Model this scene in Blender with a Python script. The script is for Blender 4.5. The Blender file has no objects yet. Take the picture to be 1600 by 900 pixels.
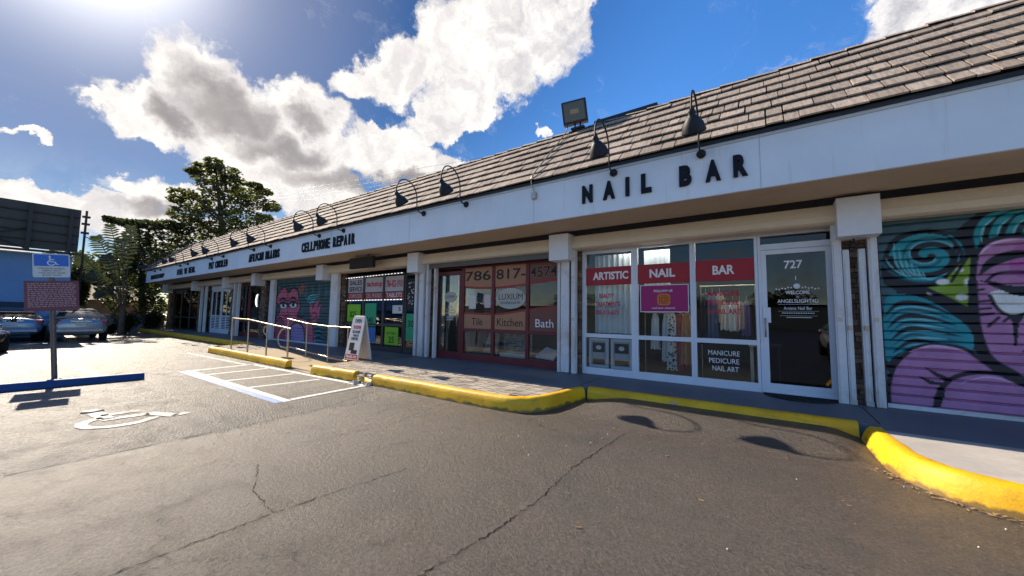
import bpy, bmesh, math, random
import numpy as np
from mathutils import Vector, Matrix, noise as mnoise
random.seed(7)
S = bpy.context.scene
COL = S.collection
rad = math.radians

# ------------------------------------------------------------------ camera
CAMH = 1.40
R_ = Vector((0.81943559, 0.57298118, 0.01476082))
U_ = Vector((0.03098571, -0.06999934, 0.99706568))
F_ = Vector((-0.57233311, 0.81657374, 0.07511418))
cam = bpy.data.cameras.new('camera')
cam.sensor_width = 36.0
cam.lens = 577.0 / 1600 * 36
cam.clip_start = 0.05
cam.clip_end = 5000
camo = bpy.data.objects.new('camera', cam)
COL.objects.link(camo)
camo.matrix_world = Matrix(((R_.x, U_.x, -F_.x, 0), (R_.y, U_.y, -F_.y, 0), (R_.z, U_.z, -F_.z, CAMH), (0, 0, 0, 1)))
S.camera = camo
S.render.resolution_x = 1024
S.render.resolution_y = 576

def ray(px, py):
    return R_ * ((px - 800) / 577) + U_ * ((450 - py) / 577) + F_
def on_y(px, py, y):            # measured photo point -> point on the plane Y = y
    r = ray(px, py); r = r * (y / r.y); return Vector((r.x, r.y, r.z + CAMH))
def on_z(px, py, z):
    r = ray(px, py); r = r * ((z - CAMH) / r.z); return Vector((r.x, r.y, z))
def on_x(px, py, x):
    r = ray(px, py); r = r * (x / r.x); return Vector((r.x, r.y, r.z + CAMH))

# ------------------------------------------------------------------ light
SUN = Vector((-1.36, 0.055, 1.0)).normalized()
EXPOSURE = 1.0
S.view_settings.view_transform = 'Standard'
S.view_settings.look = 'None'
S.view_settings.exposure = EXPOSURE
S.view_settings.gamma = 1.0
S.view_settings.use_curve_mapping = False
sl = bpy.data.lights.new('sun', 'SUN')
sl.energy = 4.2
sl.angle = rad(0.5)
sl.color = (1.0, 0.87, 0.70)
slo = bpy.data.objects.new('sun', sl)
COL.objects.link(slo)
slo.rotation_euler = SUN.to_track_quat('Z', 'Y').to_euler()

W = bpy.data.worlds.new('World')
S.world = W
W.use_nodes = True
NT = W.node_tree
NT.nodes.clear()
class NB:                                   # tiny node helper
    def __init__(s, nt): s.nt = nt
    def n(s, t, **k):
        o = s.nt.nodes.new(t)
        for a, b in k.items(): setattr(o, a, b)
        return o
    def put(s, sock, v):
        if hasattr(v, 'links') or isinstance(v, bpy.types.NodeSocket): s.nt.links.new(v, sock)
        else: sock.default_value = v
    def m(s, op, a, b=None, c=None, clamp=False):
        o = s.n('ShaderNodeMath', operation=op); o.use_clamp = clamp
        s.put(o.inputs[0], a)
        if b is not None: s.put(o.inputs[1], b)
        if c is not None: s.put(o.inputs[2], c)
        return o.outputs[0]
    def v(s, op, a, b=None):
        o = s.n('ShaderNodeVectorMath', operation=op)
        s.put(o.inputs[0], a)
        if b is not None: s.put(o.inputs[1], b)
        return o.outputs['Value'] if op in ('DOT_PRODUCT', 'LENGTH') else o.outputs[0]
    def ss(s, x, lo, hi, a=0.0, b=1.0):
        o = s.n('ShaderNodeMapRange', interpolation_type='SMOOTHSTEP')
        s.put(o.inputs[0], x); s.put(o.inputs[1], lo); s.put(o.inputs[2], hi)
        s.put(o.inputs[3], a); s.put(o.inputs[4], b)
        return o.outputs[0]
    def mix(s, f, a, b, bt='MIX'):
        o = s.n('ShaderNodeMix', data_type='RGBA', blend_type=bt)
        s.put(o.inputs[0], f); s.put(o.inputs[6], a); s.put(o.inputs[7], b)
        return o.outputs[2]
    def noise(s, vec, scale, detail=4, rough=0.55, dist=0.0):
        o = s.n('ShaderNodeTexNoise')
        s.put(o.inputs['Vector'], vec); o.inputs['Scale'].default_value = scale
        o.inputs['Detail'].default_value = detail; o.inputs['Roughness'].default_value = rough
        o.inputs['Distortion'].default_value = dist
        return o

def build_sky():
    b = NB(NT)
    sky = b.n('ShaderNodeTexSky', sky_type='NISHITA')
    sky.sun_disc = False
    sky.sun_elevation = math.asin(SUN.z)
    sky.sun_rotation = math.atan2(SUN.x, SUN.y)
    sky.air_density = 1.0; sky.dust_density = 0.12; sky.ozone_density = 2.5
    d = b.n('ShaderNodeTexCoord').outputs['Generated']
    wn = b.noise(d, 9.0, 6, 0.6)
    wv = b.v('SCALE', b.v('SUBTRACT', wn.outputs['Color'], (0.5, 0.5, 0.5)))
    wv.node.inputs['Scale'].default_value = 0.16
    wd = b.v('ADD', d, wv)
    # cumulus banks: direction of the middle, half-extents along two directions (taken as sky angles)
    def field(blobs, dirv):
        f = None
        for (px, py, ax, ay, bx, by) in blobs:
            c = ray(px, py).normalized()
            v1 = ray(px + ax, py + ay).normalized() - c
            v2 = ray(px + bx, py + by).normalized() - c
            v1 = v1 - c * v1.dot(c); v2 = v2 - c * v2.dot(c)
            df = b.v('SUBTRACT', dirv, tuple(c))
            a = b.v('DOT_PRODUCT', df, tuple(v1 / v1.length_squared))
            e = b.v('DOT_PRODUCT', df, tuple(v2 / v2.length_squared))
            cc = b.m('LESS_THAN', b.v('DOT_PRODUCT', dirv, tuple(c)), 0.0)
            r = b.m('ADD', b.m('ADD', b.m('MULTIPLY', a, a), b.m('MULTIPLY', e, e)), b.m('MULTIPLY', cc, 9.0))
            g = b.m('SUBTRACT', 1.0, r)
            f = g if f is None else b.m('SMOOTH_MAX', f, g, 0.35)
        return b.m('MAXIMUM', f, -2.5)
    BL = [(325, 150, 85, 0, 0, 90), (255, 190, 90, 0, 0, 45), (400, 190, 90, 0, 0, 55), (480, 185, 75, 0, 0, 45),
          (430, 250, 110, 15, 0, 48), (560, 245, 120, 0, 0, 40), (330, 245, 60, 0, 0, 30),
          (640, 265, 120, -8, 0, 26), (470, 300, 130, 0, 0, 45), (610, 215, 50, 0, 0, 22),
          (560, 130, 40, -15, 10, 26), (650, 110, 80, -40, 20, 48), (745, 60, 110, -60, 40, 78), (830, 40, 100, -40, 40, 85),
          (720, 165, 90, -30, 20, 38), (700, 205, 60, -10, 8, 20), (860, -30, 110, 0, 0, 60),
          (1400, 35, 120, -30, 30, 48), (1500, 0, 140, -30, 20, 55), (1380, 70, 60, -30, 8, 22),
          (280, 305, 90, 0, 0, 26), (180, 335, 130, 0, 0, 30), (60, 305, 60, 0, 0, 18), (80, 350, 170, 0, 0, 28), (330, 370, 300, 0, 0, 30),
          (155, 167, 22, 0, 0, 9), (35, 210, 40, 4, 0, 9), (-30, 320, 80, 0, 0, 40), (840, 205, 18, -4, 0, 10)]
    GR = [(340, 150, 55, 0, 0, 50), (365, 185, 75, 10, 0, 40), (275, 195, 30, 0, 0, 25), (480, 185, 35, 0, 0, 22),
          (440, 235, 70, 20, 0, 25), (560, 290, 120, 0, 0, 22), (640, 285, 90, -8, 0, 14), (280, 330, 90, 0, 0, 14)]
    fb = b.noise(wd, 14.0, 9, 0.62)
    F = field(BL, wd)
    dens = b.m('ADD', F, b.m('MULTIPLY', b.m('SUBTRACT', fb.outputs[0], 0.5), 2.3))
    mask = b.ss(dens, -0.22, 0.42)
    # scattered fair-weather cloud over the rest of the sky
    sep = b.n('ShaderNodeSeparateXYZ'); b.put(sep.inputs[0], d)
    zc = b.m('MAXIMUM', sep.outputs[2], 0.03)
    flat = b.n('ShaderNodeCombineXYZ')
    b.put(flat.inputs[0], b.m('DIVIDE', sep.outputs[0], zc)); b.put(flat.inputs[1], b.m('DIVIDE', sep.outputs[1], zc))
    sc = b.noise(flat.outputs[0], 0.9, 8, 0.58, 0.3)
    back = b.ss(sep.outputs[1], 0.05, -0.35)
    far = b.m('MULTIPLY', b.ss(sc.outputs[0], 0.56, 0.72), back)
    wis = b.noise(wd, 5.0, 9, 0.7, 1.2)
    wisp = b.m('MULTIPLY', b.ss(wis.outputs[0], 0.56, 0.80), 0.40)
    low = b.m('MULTIPLY', b.ss(sep.outputs[2], 0.30, 0.03), b.ss(b.noise(wd, 6.0, 8, 0.6).outputs[0], 0.40, 0.62))
    allm = b.m('MAXIMUM', b.m('MAXIMUM', mask, far), b.m('MAXIMUM', wisp, b.m('MULTIPLY', low, 0.75)))
    G = b.m('ADD', field(GR, wd), b.m('MULTIPLY', b.m('SUBTRACT', b.noise(wd, 9.0, 7, 0.55).outputs[0], 0.5), 1.5))
    gm = b.ss(G, -0.8, 1.3, 0.0, 0.85)
    tex = b.ss(b.noise(wd, 16.0, 9, 0.65).outputs[0], 0.30, 0.68)
    sunc = b.v('DOT_PRODUCT', d, tuple(SUN))
    near = b.ss(sunc, 0.45, 1.0)
    white = b.mix(tex, (0.26, 0.26, 0.295, 1), (0.55, 0.535, 0.52, 1))
    white = b.mix(b.m('MULTIPLY', near, 0.5), white, (0.62, 0.58, 0.53, 1))
    ccol = b.mix(gm, white, (0.13, 0.118, 0.122, 1))
    hs = b.n('ShaderNodeHueSaturation'); hs.inputs['Saturation'].default_value = 1.30
    hs.inputs['Hue'].default_value = 0.507
    sc_ = b.v('SCALE', sky.outputs[0]); sc_.node.inputs['Scale'].default_value = SKYK
    b.put(hs.inputs['Color'], sc_)
    dim = b.ss(sunc, 0.40, 0.93, 0.92, 0.30)
    hz = b.v('SCALE', hs.outputs[0]); b.put(hz.node.inputs['Scale'], dim)
    warm = b.mix(b.ss(sunc, 0.86, 0.985, 0.0, 0.6), hz, (0.15, 0.17, 0.25, 1))
    glow = b.m('MULTIPLY', b.m('POWER', b.m('MAXIMUM', sunc, 0.0), 105.0), 0.85)
    gl = b.v('SCALE', (1.0, 0.95, 0.86)); b.put(gl.node.inputs['Scale'], glow)
    warm = b.v('ADD', warm, gl)
    col = b.mix(allm, warm, ccol)
    bg = b.n('ShaderNodeBackground'); bg.inputs[1].default_value = 1.0
    b.put(bg.inputs[0], col)
    out = b.n('ShaderNodeOutputWorld')
    NT.links.new(bg.outputs[0], out.inputs[0])
SKYK = 0.13                                 # Nishita sky strength
build_sky()

# ------------------------------------------------------------------ materials
def lin(r, g, b):
    f = lambda c: ((c / 255 + 0.055) / 1.055) ** 2.4 if c > 10 else c / 255 / 12.92
    return (f(r), f(g), f(b), 1)
MATS = {}
def mat(name, col, rough=0.6, spec=0.4, metal=0.0, var=0.12, vs=6.0, bump=0.0, bs=60.0, emit=None, estr=1.0, stain=None, coat=0.0):
    """procedural paint/plastic/stone: large soft variation, fine grain, bump, optional stains"""
    if name in MATS: return MATS[name]
    m = bpy.data.materials.new(name); m.use_nodes = True
    b = NB(m.node_tree); p = m.node_tree.nodes['Principled BSDF']
    if len(col) == 3: col = (*col, 1)
    tc = b.n('ShaderNodeTexCoord').outputs['Object']
    n1 = b.noise(tc, vs, 5, 0.6)
    n2 = b.noise(tc, vs * 9, 4, 0.6)
    f = b.m('ADD', b.m('MULTIPLY', n1.outputs[0], 0.65), b.m('MULTIPLY', n2.outputs[0], 0.35))
    lo = tuple(c * (1 - var) for c in col[:3]) + (1,)
    hi = tuple(min(1, c * (1 + var)) for c in col[:3]) + (1,)
    c = b.mix(b.ss(f, 0.3, 0.7), lo, hi)
    if stain:
        sc_, amt = stain
        n3 = b.noise(tc, vs * 0.7, 8, 0.7, 0.8)
        c = b.mix(b.m('MULTIPLY', b.ss(n3.outputs[0], 0.52, 0.72), amt), c, (*sc_, 1))
    b.put(p.inputs['Base Color'], c)
    b.put(p.inputs['Roughness'], b.ss(f, 0.25, 0.75, max(0.02, rough - 0.08), min(1, rough + 0.08)))
    p.inputs['Specular IOR Level'].default_value = spec
    p.inputs['Metallic'].default_value = metal
    p.inputs['Coat Weight'].default_value = coat
    if bump:
        bn = b.n('ShaderNodeBump'); bn.inputs['Strength'].default_value = bump; bn.inputs['Distance'].default_value = 0.01
        b.put(bn.inputs['Height'], b.noise(tc, bs, 5, 0.65).outputs[0]); b.put(p.inputs['Normal'], bn.outputs[0])
    if emit:
        p.inputs['Emission Color'].default_value = (*emit, 1); p.inputs['Emission Strength'].default_value = estr
    MATS[name] = m
    return m
def glass_mat(name, tint, ior=1.55, rough=0.0):
    m = bpy.data.materials.new(name); m.use_nodes = True
    b = NB(m.node_tree); m.node_tree.nodes.clear()
    tr = b.n('ShaderNodeBsdfTransparent'); tr.inputs[0].default_value = (*tint, 1)
    gl = b.n('ShaderNodeBsdfGlossy'); gl.inputs['Roughness'].default_value = rough
    tc = b.n('ShaderNodeTexCoord').outputs['Object']
    bn = b.n('ShaderNodeBump'); bn.inputs['Strength'].default_value = 0.012; bn.inputs['Distance'].default_value = 0.05
    b.put(bn.inputs['Height'], b.noise(tc, 1.3, 2, 0.4).outputs[0]); b.put(gl.inputs['Normal'], bn.outputs[0])
    fr = b.n('ShaderNodeFresnel'); fr.inputs[0].default_value = ior
    mx = b.n('ShaderNodeMixShader'); b.put(mx.inputs[0], b.m('MULTIPLY', fr.outputs[0], 0.85))
    b.put(mx.inputs[1], tr.outputs[0]); b.put(mx.inputs[2], gl.outputs[0])
    o = b.n('ShaderNodeOutputMaterial'); b.put(o.inputs[0], mx.outputs[0])
    return m
GLASS = glass_mat('shop_glass', (0.88, 0.91, 0.91), 1.45)
DARKGLASS = glass_mat('dark_glass', (0.20, 0.23, 0.25), 1.65)

M = {}
M['white'] = mat('white_paint', (0.72, 0.74, 0.78), 0.55, 0.4, var=0.05, vs=1.2, bump=0.05, bs=90, stain=((0.50, 0.46, 0.40), 0.16))
M['fascia'] = mat('fascia_paint', (0.70, 0.73, 0.79), 0.6, 0.3, var=0.05, vs=0.7, bump=0.10, bs=40, stain=((0.52, 0.52, 0.50), 0.30))
M['taupe'] = mat('taupe_paint', (0.56, 0.44, 0.31), 0.65, 0.3, var=0.08, vs=0.9, bump=0.08, bs=50, stain=((0.30, 0.23, 0.16), 0.35))
M['cream'] = mat('cream_paint', (0.70, 0.58, 0.43), 0.55, 0.35, var=0.05, vs=1.1, bump=0.04, stain=((0.42, 0.32, 0.22), 0.25))
M['rail'] = mat('white_rail_paint', (0.66, 0.65, 0.65), 0.5, 0.4, var=0.08, vs=2.0, bump=0.08, stain=((0.40, 0.26, 0.15), 0.55))
M['alu'] = mat('white_aluminium', (0.70, 0.72, 0.78), 0.42, 0.5, var=0.04, vs=2.0, stain=((0.5, 0.48, 0.46), 0.2))
M['maroon'] = mat('maroon_frame_paint', (0.14, 0.018, 0.022), 0.45, 0.4, var=0.15, vs=3.0, stain=((0.20, 0.06, 0.05), 0.4))
M['bronze'] = mat('dark_bronze_frame', (0.045, 0.038, 0.035), 0.4, 0.5, var=0.2)
M['dark'] = mat('dark_gap', (0.035, 0.03, 0.027), 0.8, 0.2)
M['black'] = mat('black_paint', (0.018, 0.02, 0.024), 0.5, 0.4, var=0.25, vs=9, bump=0.05)
M['letter'] = mat('charcoal_letter', (0.009, 0.011, 0.015), 0.6, 0.2, var=0.25, vs=5)
M['lamp'] = mat('lamp_enamel', (0.014, 0.016, 0.019), 0.55, 0.3, var=0.3, vs=14, stain=((0.12, 0.11, 0.09), 0.4))
M['inner'] = mat('shop_interior_paint', (0.09, 0.088, 0.085), 0.8, 0.2, var=0.2, vs=1.0)
M['walk'] = mat('painted_walk', (0.135, 0.145, 0.165), 0.55, 0.4, var=0.16, vs=1.4, bump=0.15, bs=35, stain=((0.07, 0.07, 0.075), 0.45))
M['concrete'] = mat('pale_concrete', (0.43, 0.40, 0.36), 0.8, 0.25, var=0.14, vs=1.5, bump=0.2, bs=45, stain=((0.24, 0.21, 0.18), 0.35))
M['ramp'] = mat('ramp_concrete', (0.40, 0.31, 0.19), 0.8, 0.25, var=0.16, vs=1.5, bump=0.2, bs=45, stain=((0.30, 0.18, 0.06), 0.4))
M['steel'] = mat('galvanised_pipe', (0.50, 0.41, 0.30), 0.35, 0.5, metal=0.75, var=0.2, vs=7, stain=((0.25, 0.15, 0.08), 0.5))
M['wood'] = mat('trunk_bark', (0.12, 0.085, 0.06), 0.9, 0.2, var=0.35, vs=3, bump=0.6, bs=12)
M['bluepaint'] = mat('blue_kerb_paint', (0.014, 0.055, 0.17), 0.6, 0.35, var=0.22, vs=3, bump=0.25, bs=40, stain=((0.10, 0.13, 0.2), 0.45))
M['tyre'] = mat('tyre_rubber', (0.018, 0.018, 0.018), 0.85, 0.2, var=0.2)
M['red'] = mat('red_vinyl', (0.36, 0.010, 0.018), 0.45, 0.4, var=0.06)
M['pink'] = mat('magenta_board', (0.36, 0.008, 0.13), 0.45, 0.4, var=0.05)
M['wtext'] = mat('white_vinyl', (0.80, 0.80, 0.80), 0.5, 0.4, var=0.02)
M['rtext'] = mat('red_letter_vinyl', (0.48, 0.02, 0.045), 0.5, 0.4, var=0.05)
M['ktext'] = mat('black_vinyl', (0.02, 0.02, 0.022), 0.5, 0.3, var=0.05)

def fascia_mat():
    m = bpy.data.materials.new('fascia_stucco'); m.use_nodes = True
    b = NB(m.node_tree); p = m.node_tree.nodes['Principled BSDF']
    tc = b.n('ShaderNodeTexCoord').outputs['Object']
    c = b.mix(b.ss(b.noise(tc, 0.6, 5, 0.6).outputs[0], 0.3, 0.7), (0.74, 0.77, 0.80, 1), (0.82, 0.84, 0.86, 1))
    st = b.noise(b.v('MULTIPLY', tc, (11, 3, 0.7)), 1.0, 6, 0.65)
    c = b.mix(b.m('MULTIPLY', b.ss(st.outputs[0], 0.55, 0.78), 0.35), c, (0.50, 0.47, 0.42, 1))
    c = b.mix(b.m('MULTIPLY', b.ss(b.noise(tc, 3.0, 8, 0.7).outputs[0], 0.60, 0.72), 0.22), c, (0.55, 0.55, 0.55, 1))
    b.put(p.inputs['Base Color'], c); p.inputs['Roughness'].default_value = 0.6
    bn = b.n('ShaderNodeBump'); bn.inputs['Strength'].default_value = 0.22; bn.inputs['Distance'].default_value = 0.01
    b.put(bn.inputs['Height'], b.noise(tc, 45, 5, 0.6).outputs[0]); b.put(p.inputs['Normal'], bn.outputs[0])
    return m
M['fascia'] = fascia_mat()
def yellow_mat():
    m = bpy.data.materials.new('yellow_kerb_paint'); m.use_nodes = True
    b = NB(m.node_tree); p = m.node_tree.nodes['Principled BSDF']
    tc = b.n('ShaderNodeTexCoord').outputs['Object']
    n = b.noise(tc, 2.2, 8, 0.65)
    c = b.mix(b.ss(n.outputs[0], 0.3, 0.7), (0.70, 0.36, 0.002, 1), (0.86, 0.50, 0.003, 1))
    ch = b.noise(tc, 3.3, 10, 0.75, 0.6)
    c = b.mix(b.m('MULTIPLY', b.ss(ch.outputs[0], 0.605, 0.635), 0.85), c, (0.36, 0.31, 0.23, 1))
    di = b.noise(tc, 6.0, 8, 0.7)
    c = b.mix(b.m('MULTIPLY', b.ss(di.outputs[0], 0.52, 0.75), 0.5), c, (0.26, 0.15, 0.02, 1))
    sz = b.n('ShaderNodeSeparateXYZ'); b.put(sz.inputs[0], tc)
    gz = b.m('ADD', sz.outputs[2], b.m('MULTIPLY', b.m('SUBTRACT', b.noise(tc, 4.0, 7, 0.7).outputs[0], 0.5), 0.22))
    c = b.mix(b.ss(gz, 0.055, 0.015, 0.0, 0.8), c, (0.075, 0.055, 0.03, 1))
    sc_ = b.noise(b.v('MULTIPLY', tc, (1.5, 1.5, 14)), 1.0, 6, 0.7)
    c = b.mix(b.m('MULTIPLY', b.ss(sc_.outputs[0], 0.58, 0.72), 0.55), c, (0.10, 0.065, 0.02, 1))
    b.put(p.inputs['Base Color'], c)
    p.inputs['Roughness'].default_value = 0.55
    bn = b.n('ShaderNodeBump'); bn.inputs['Strength'].default_value = 0.45; bn.inputs['Distance'].default_value = 0.015
    b.put(bn.inputs['Height'], b.noise(tc, 16, 8, 0.7).outputs[0]); b.put(p.inputs['Normal'], bn.outputs[0])
    return m
M['yellow'] = yellow_mat()

def asphalt_mat():
    m = bpy.data.materials.new('asphalt'); m.use_nodes = True
    b = NB(m.node_tree); p = m.node_tree.nodes['Principled BSDF']
    tc = b.n('ShaderNodeTexCoord').outputs['Object']
    sp = b.n('ShaderNodeSeparateXYZ'); b.put(sp.inputs[0], tc)
    wob = b.m('MULTIPLY', b.m('SUBTRACT', b.noise(tc, 1.6, 6, 0.65).outputs[0], 0.5), 0.55)
    x = b.m('ADD', sp.outputs[0], wob)
    old = b.ss(x, -5.22, -5.36)                       # 1 on the older, coarser surface
    ag = b.n('ShaderNodeTexVoronoi'); ag.inputs['Scale'].default_value = 42.0; b.put(ag.inputs['Vector'], tc)
    fine = b.noise(tc, 150, 4, 0.7).outputs[0]
    big = b.noise(tc, 0.55, 6, 0.6, 0.4).outputs[0]
    mid = b.noise(tc, 3.2, 7, 0.65).outputs[0]
    new = b.mix(b.ss(big, 0.3, 0.7), (0.044, 0.031, 0.022, 1), (0.074, 0.053, 0.038, 1))
    new = b.mix(b.m('MULTIPLY', b.ss(mid, 0.45, 0.72), 0.65), new, (0.026, 0.020, 0.017, 1))
    new = b.mix(b.m('MULTIPLY', b.ss(fine, 0.50, 0.72), 0.85), new, (0.17, 0.14, 0.11, 1))
    gr = b.noise(tc, 30, 6, 0.78).outputs[0]
    grs = b.ss(gr, 0.42, 0.60)
    new = b.mix(b.m('MULTIPLY', b.ss(gr, 0.46, 0.68), 0.45), new, (0.105, 0.078, 0.058, 1))
    new = b.mix(b.m('MULTIPLY', b.ss(gr, 0.46, 0.34), 0.75), new, (0.022, 0.018, 0.016, 1))
    agn = b.n('ShaderNodeTexVoronoi'); agn.inputs['Scale'].default_value = 80.0; b.put(agn.inputs['Vector'], tc)
    agc = b.n('ShaderNodeSeparateColor'); b.put(agc.inputs[0], agn.outputs['Color'])
    dusty = b.ss(b.noise(tc, 1.1, 5, 0.6).outputs[0], 0.32, 0.66, 0.35, 1.0)
    new = b.mix(b.m('MULTIPLY', b.ss(agc.outputs[0], 0.62, 0.78), b.m('MULTIPLY', dusty, 0.6)), new, (0.15, 0.112, 0.082, 1))
    new = b.mix(b.m('MULTIPLY', b.ss(agc.outputs[1], 0.62, 0.80), 0.75), new, (0.020, 0.016, 0.014, 1))
    oldc = b.mix(b.ss(big, 0.3, 0.7), (0.095, 0.075, 0.058, 1), (0.19, 0.158, 0.125, 1))
    oldc = b.mix(b.m('MULTIPLY', b.ss(gr, 0.48, 0.36), 0.85), oldc, (0.022, 0.018, 0.016, 1))
    oldc = b.mix(b.m('MULTIPLY', b.ss(mid, 0.42, 0.66), 0.6), oldc, (0.065, 0.055, 0.05, 1))
    agf = b.n('ShaderNodeSeparateColor'); b.put(agf.inputs[0], ag.outputs['Color'])
    oldc = b.mix(b.m('MULTIPLY', b.ss(agf.outputs[0], 0.45, 0.8), 0.75), oldc, (0.30, 0.25, 0.195, 1))
    oldc = b.mix(b.m('MULTIPLY', b.ss(agf.outputs[1], 0.55, 0.8), 0.75), oldc, (0.028, 0.023, 0.02, 1))
    oldc = b.mix(b.m('MULTIPLY', b.ss(ag.outputs['Distance'], 0.35, 0.75), 0.8), oldc, (0.03, 0.027, 0.025, 1))
    # raveled dark strip beside the seam
    strip = b.m('MULTIPLY', b.ss(x, -6.9, -5.9), b.m('MULTIPLY', old, 0.55))
    oldc = b.mix(strip, oldc, (0.05, 0.043, 0.038, 1))
    # old stripes, drips and oil
    oil = b.noise(tc, 0.9, 5, 0.55).outputs[0]
    c = b.mix(old, new, oldc)
    c = b.mix(b.m('MULTIPLY', b.ss(oil, 0.53, 0.66), 0.55), c, (0.022, 0.02, 0.019, 1))
    # hairline cracks
    vc = b.n('ShaderNodeTexVoronoi', feature='DISTANCE_TO_EDGE'); vc.inputs['Scale'].default_value = 0.55
    b.put(vc.inputs['Vector'], b.v('ADD', tc, b.v('MULTIPLY', b.noise(tc, 2.4, 6, 0.65).outputs['Color'], (0.75, 0.75, 0))))
    crk = b.m('MULTIPLY', b.ss(vc.outputs['Distance'], 0.0035, 0.0005), b.ss(b.noise(tc, 0.6, 3, 0.5).outputs[0], 0.47, 0.58))
    c = b.mix(b.m('MULTIPLY', crk, 0.8), c, (0.012, 0.011, 0.01, 1))
    b.put(p.inputs['Base Color'], c)
    r = b.m('ADD', b.ss(mid, 0.3, 0.7, 0.36, 0.50), b.m('MULTIPLY', old, -0.03))
    b.put(p.inputs['Roughness'], r)
    p.inputs['Specular IOR Level'].default_value = 0.85
    hN = b.m('ADD', b.m('MULTIPLY', fine, 0.35), b.m('ADD', b.m('MULTIPLY', mid, 0.35), b.m('MULTIPLY', gr, 1.2)))
    hO = b.m('ADD', b.m('MULTIPLY', b.m('SUBTRACT', 1.0, ag.outputs['Distance']), 1.3), b.m('ADD', b.m('MULTIPLY', gr, 1.6), b.m('MULTIPLY', mid, 0.8)))
    mixh = b.n('ShaderNodeMix'); b.put(mixh.inputs[0], old); b.put(mixh.inputs[2], hN); b.put(mixh.inputs[3], hO)
    h = b.m('SUBTRACT', mixh.outputs[0], b.m('MULTIPLY', crk, 0.9))
    bn = b.n('ShaderNodeBump'); bn.inputs['Strength'].default_value = 0.9; bn.inputs['Distance'].default_value = 0.020
    b.put(bn.inputs['Height'], h); b.put(p.inputs['Normal'], bn.outputs[0])
    return m
M['asphalt'] = asphalt_mat()

def worn_paint(name, col, wear=0.5):
    m = bpy.data.materials.new(name); m.use_nodes = True
    b = NB(m.node_tree); p = m.node_tree.nodes['Principled BSDF']
    tc = b.n('ShaderNodeTexCoord').outputs['Object']
    n = b.noise(tc, 5, 9, 0.72)
    g = b.n('ShaderNodeTexVoronoi'); g.inputs['Scale'].default_value = 75; b.put(g.inputs['Vector'], tc)
    f = b.m('ADD', n.outputs[0], b.m('MULTIPLY', g.outputs['Distance'], 0.25))
    w = b.ss(f, 0.80 - wear * 0.33, 0.92 - wear * 0.33)
    b.put(p.inputs['Base Color'], b.mix(w, (*col, 1), b.mix(b.ss(g.outputs['Distance'], 0.2, 0.6), (0.20, 0.165, 0.13, 1), (0.05, 0.042, 0.036, 1))))
    p.inputs['Roughness'].default_value = 0.5; p.inputs['Specular IOR Level'].default_value = 0.6
    bn = b.n('ShaderNodeBump'); bn.inputs['Strength'].default_value = 0.8; bn.inputs['Distance'].default_value = 0.02
    b.put(bn.inputs['Height'], b.noise(tc, 30, 6, 0.75).outputs[0]); b.put(p.inputs['Normal'], bn.outputs[0])
    return m
M['line'] = worn_paint('white_line_paint', (0.74, 0.73, 0.70), 0.25)
M['linew'] = worn_paint('faded_line_paint', (0.58, 0.56, 0.52), 0.70)
M['lineb'] = worn_paint('blue_line_paint', (0.14, 0.24, 0.48), 0.30)

def brick_mat():
    m = bpy.data.materials.new('stack_stone'); m.use_nodes = True
    b = NB(m.node_tree); p = m.node_tree.nodes['Principled BSDF']
    ri = b.n('ShaderNodeNewGeometry').outputs['Random Per Island']
    tc = b.n('ShaderNodeTexCoord').outputs['Object']
    c = b.mix(ri, (0.075, 0.042, 0.026, 1), (0.30, 0.20, 0.13, 1))
    c = b.mix(b.ss(b.noise(tc, 20, 6, 0.7).outputs[0], 0.4, 0.7), c, (0.10, 0.065, 0.045, 1))
    b.put(p.inputs['Base Color'], c); p.inputs['Roughness'].default_value = 0.9
    bn = b.n('ShaderNodeBump'); bn.inputs['Strength'].default_value = 0.6; bn.inputs['Distance'].default_value = 0.01
    b.put(bn.inputs['Height'], b.noise(tc, 35, 6, 0.7).outputs[0]); b.put(p.inputs['Normal'], bn.outputs[0])
    return m
M['brick'] = brick_mat()

def tile_mat():
    m = bpy.data.materials.new('roof_tile'); m.use_nodes = True
    b = NB(m.node_tree); p = m.node_tree.nodes['Principled BSDF']
    ri = b.n('ShaderNodeNewGeometry').outputs['Random Per Island']
    tc = b.n('ShaderNodeTexCoord').outputs['Object']
    c = b.mix(ri, (0.33, 0.265, 0.205, 1), (0.50, 0.405, 0.32, 1))
    st = b.v('MULTIPLY', tc, (26, 4, 4))
    c = b.mix(b.m('MULTIPLY', b.ss(b.noise(st, 1.0, 6, 0.7).outputs[0], 0.42, 0.66), 0.55), c, (0.18, 0.14, 0.11, 1))
    c = b.mix(b.m('MULTIPLY', b.ss(b.noise(tc, 22, 7, 0.75).outputs[0], 0.55, 0.68), 0.6), c, (0.075, 0.062, 0.052, 1))
    c = b.mix(b.m('MULTIPLY', b.ss(b.noise(tc, 0.5, 5, 0.6).outputs[0], 0.45, 0.7), 0.3), c, (0.16, 0.13, 0.11, 1))
    b.put(p.inputs['Base Color'], c); p.inputs['Roughness'].default_value = 0.85; p.inputs['Specular IOR Level'].default_value = 0.3
    bn = b.n('ShaderNodeBump'); bn.inputs['Strength'].default_value = 0.7; bn.inputs['Distance'].default_value = 0.012
    b.put(bn.inputs['Height'], b.m('ADD', b.noise(tc, 50, 6, 0.75).outputs[0], b.noise(st, 1.0, 4, 0.6).outputs[0])); b.put(p.inputs['Normal'], bn.outputs[0])
    return m
M['tile'] = tile_mat()

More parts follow.
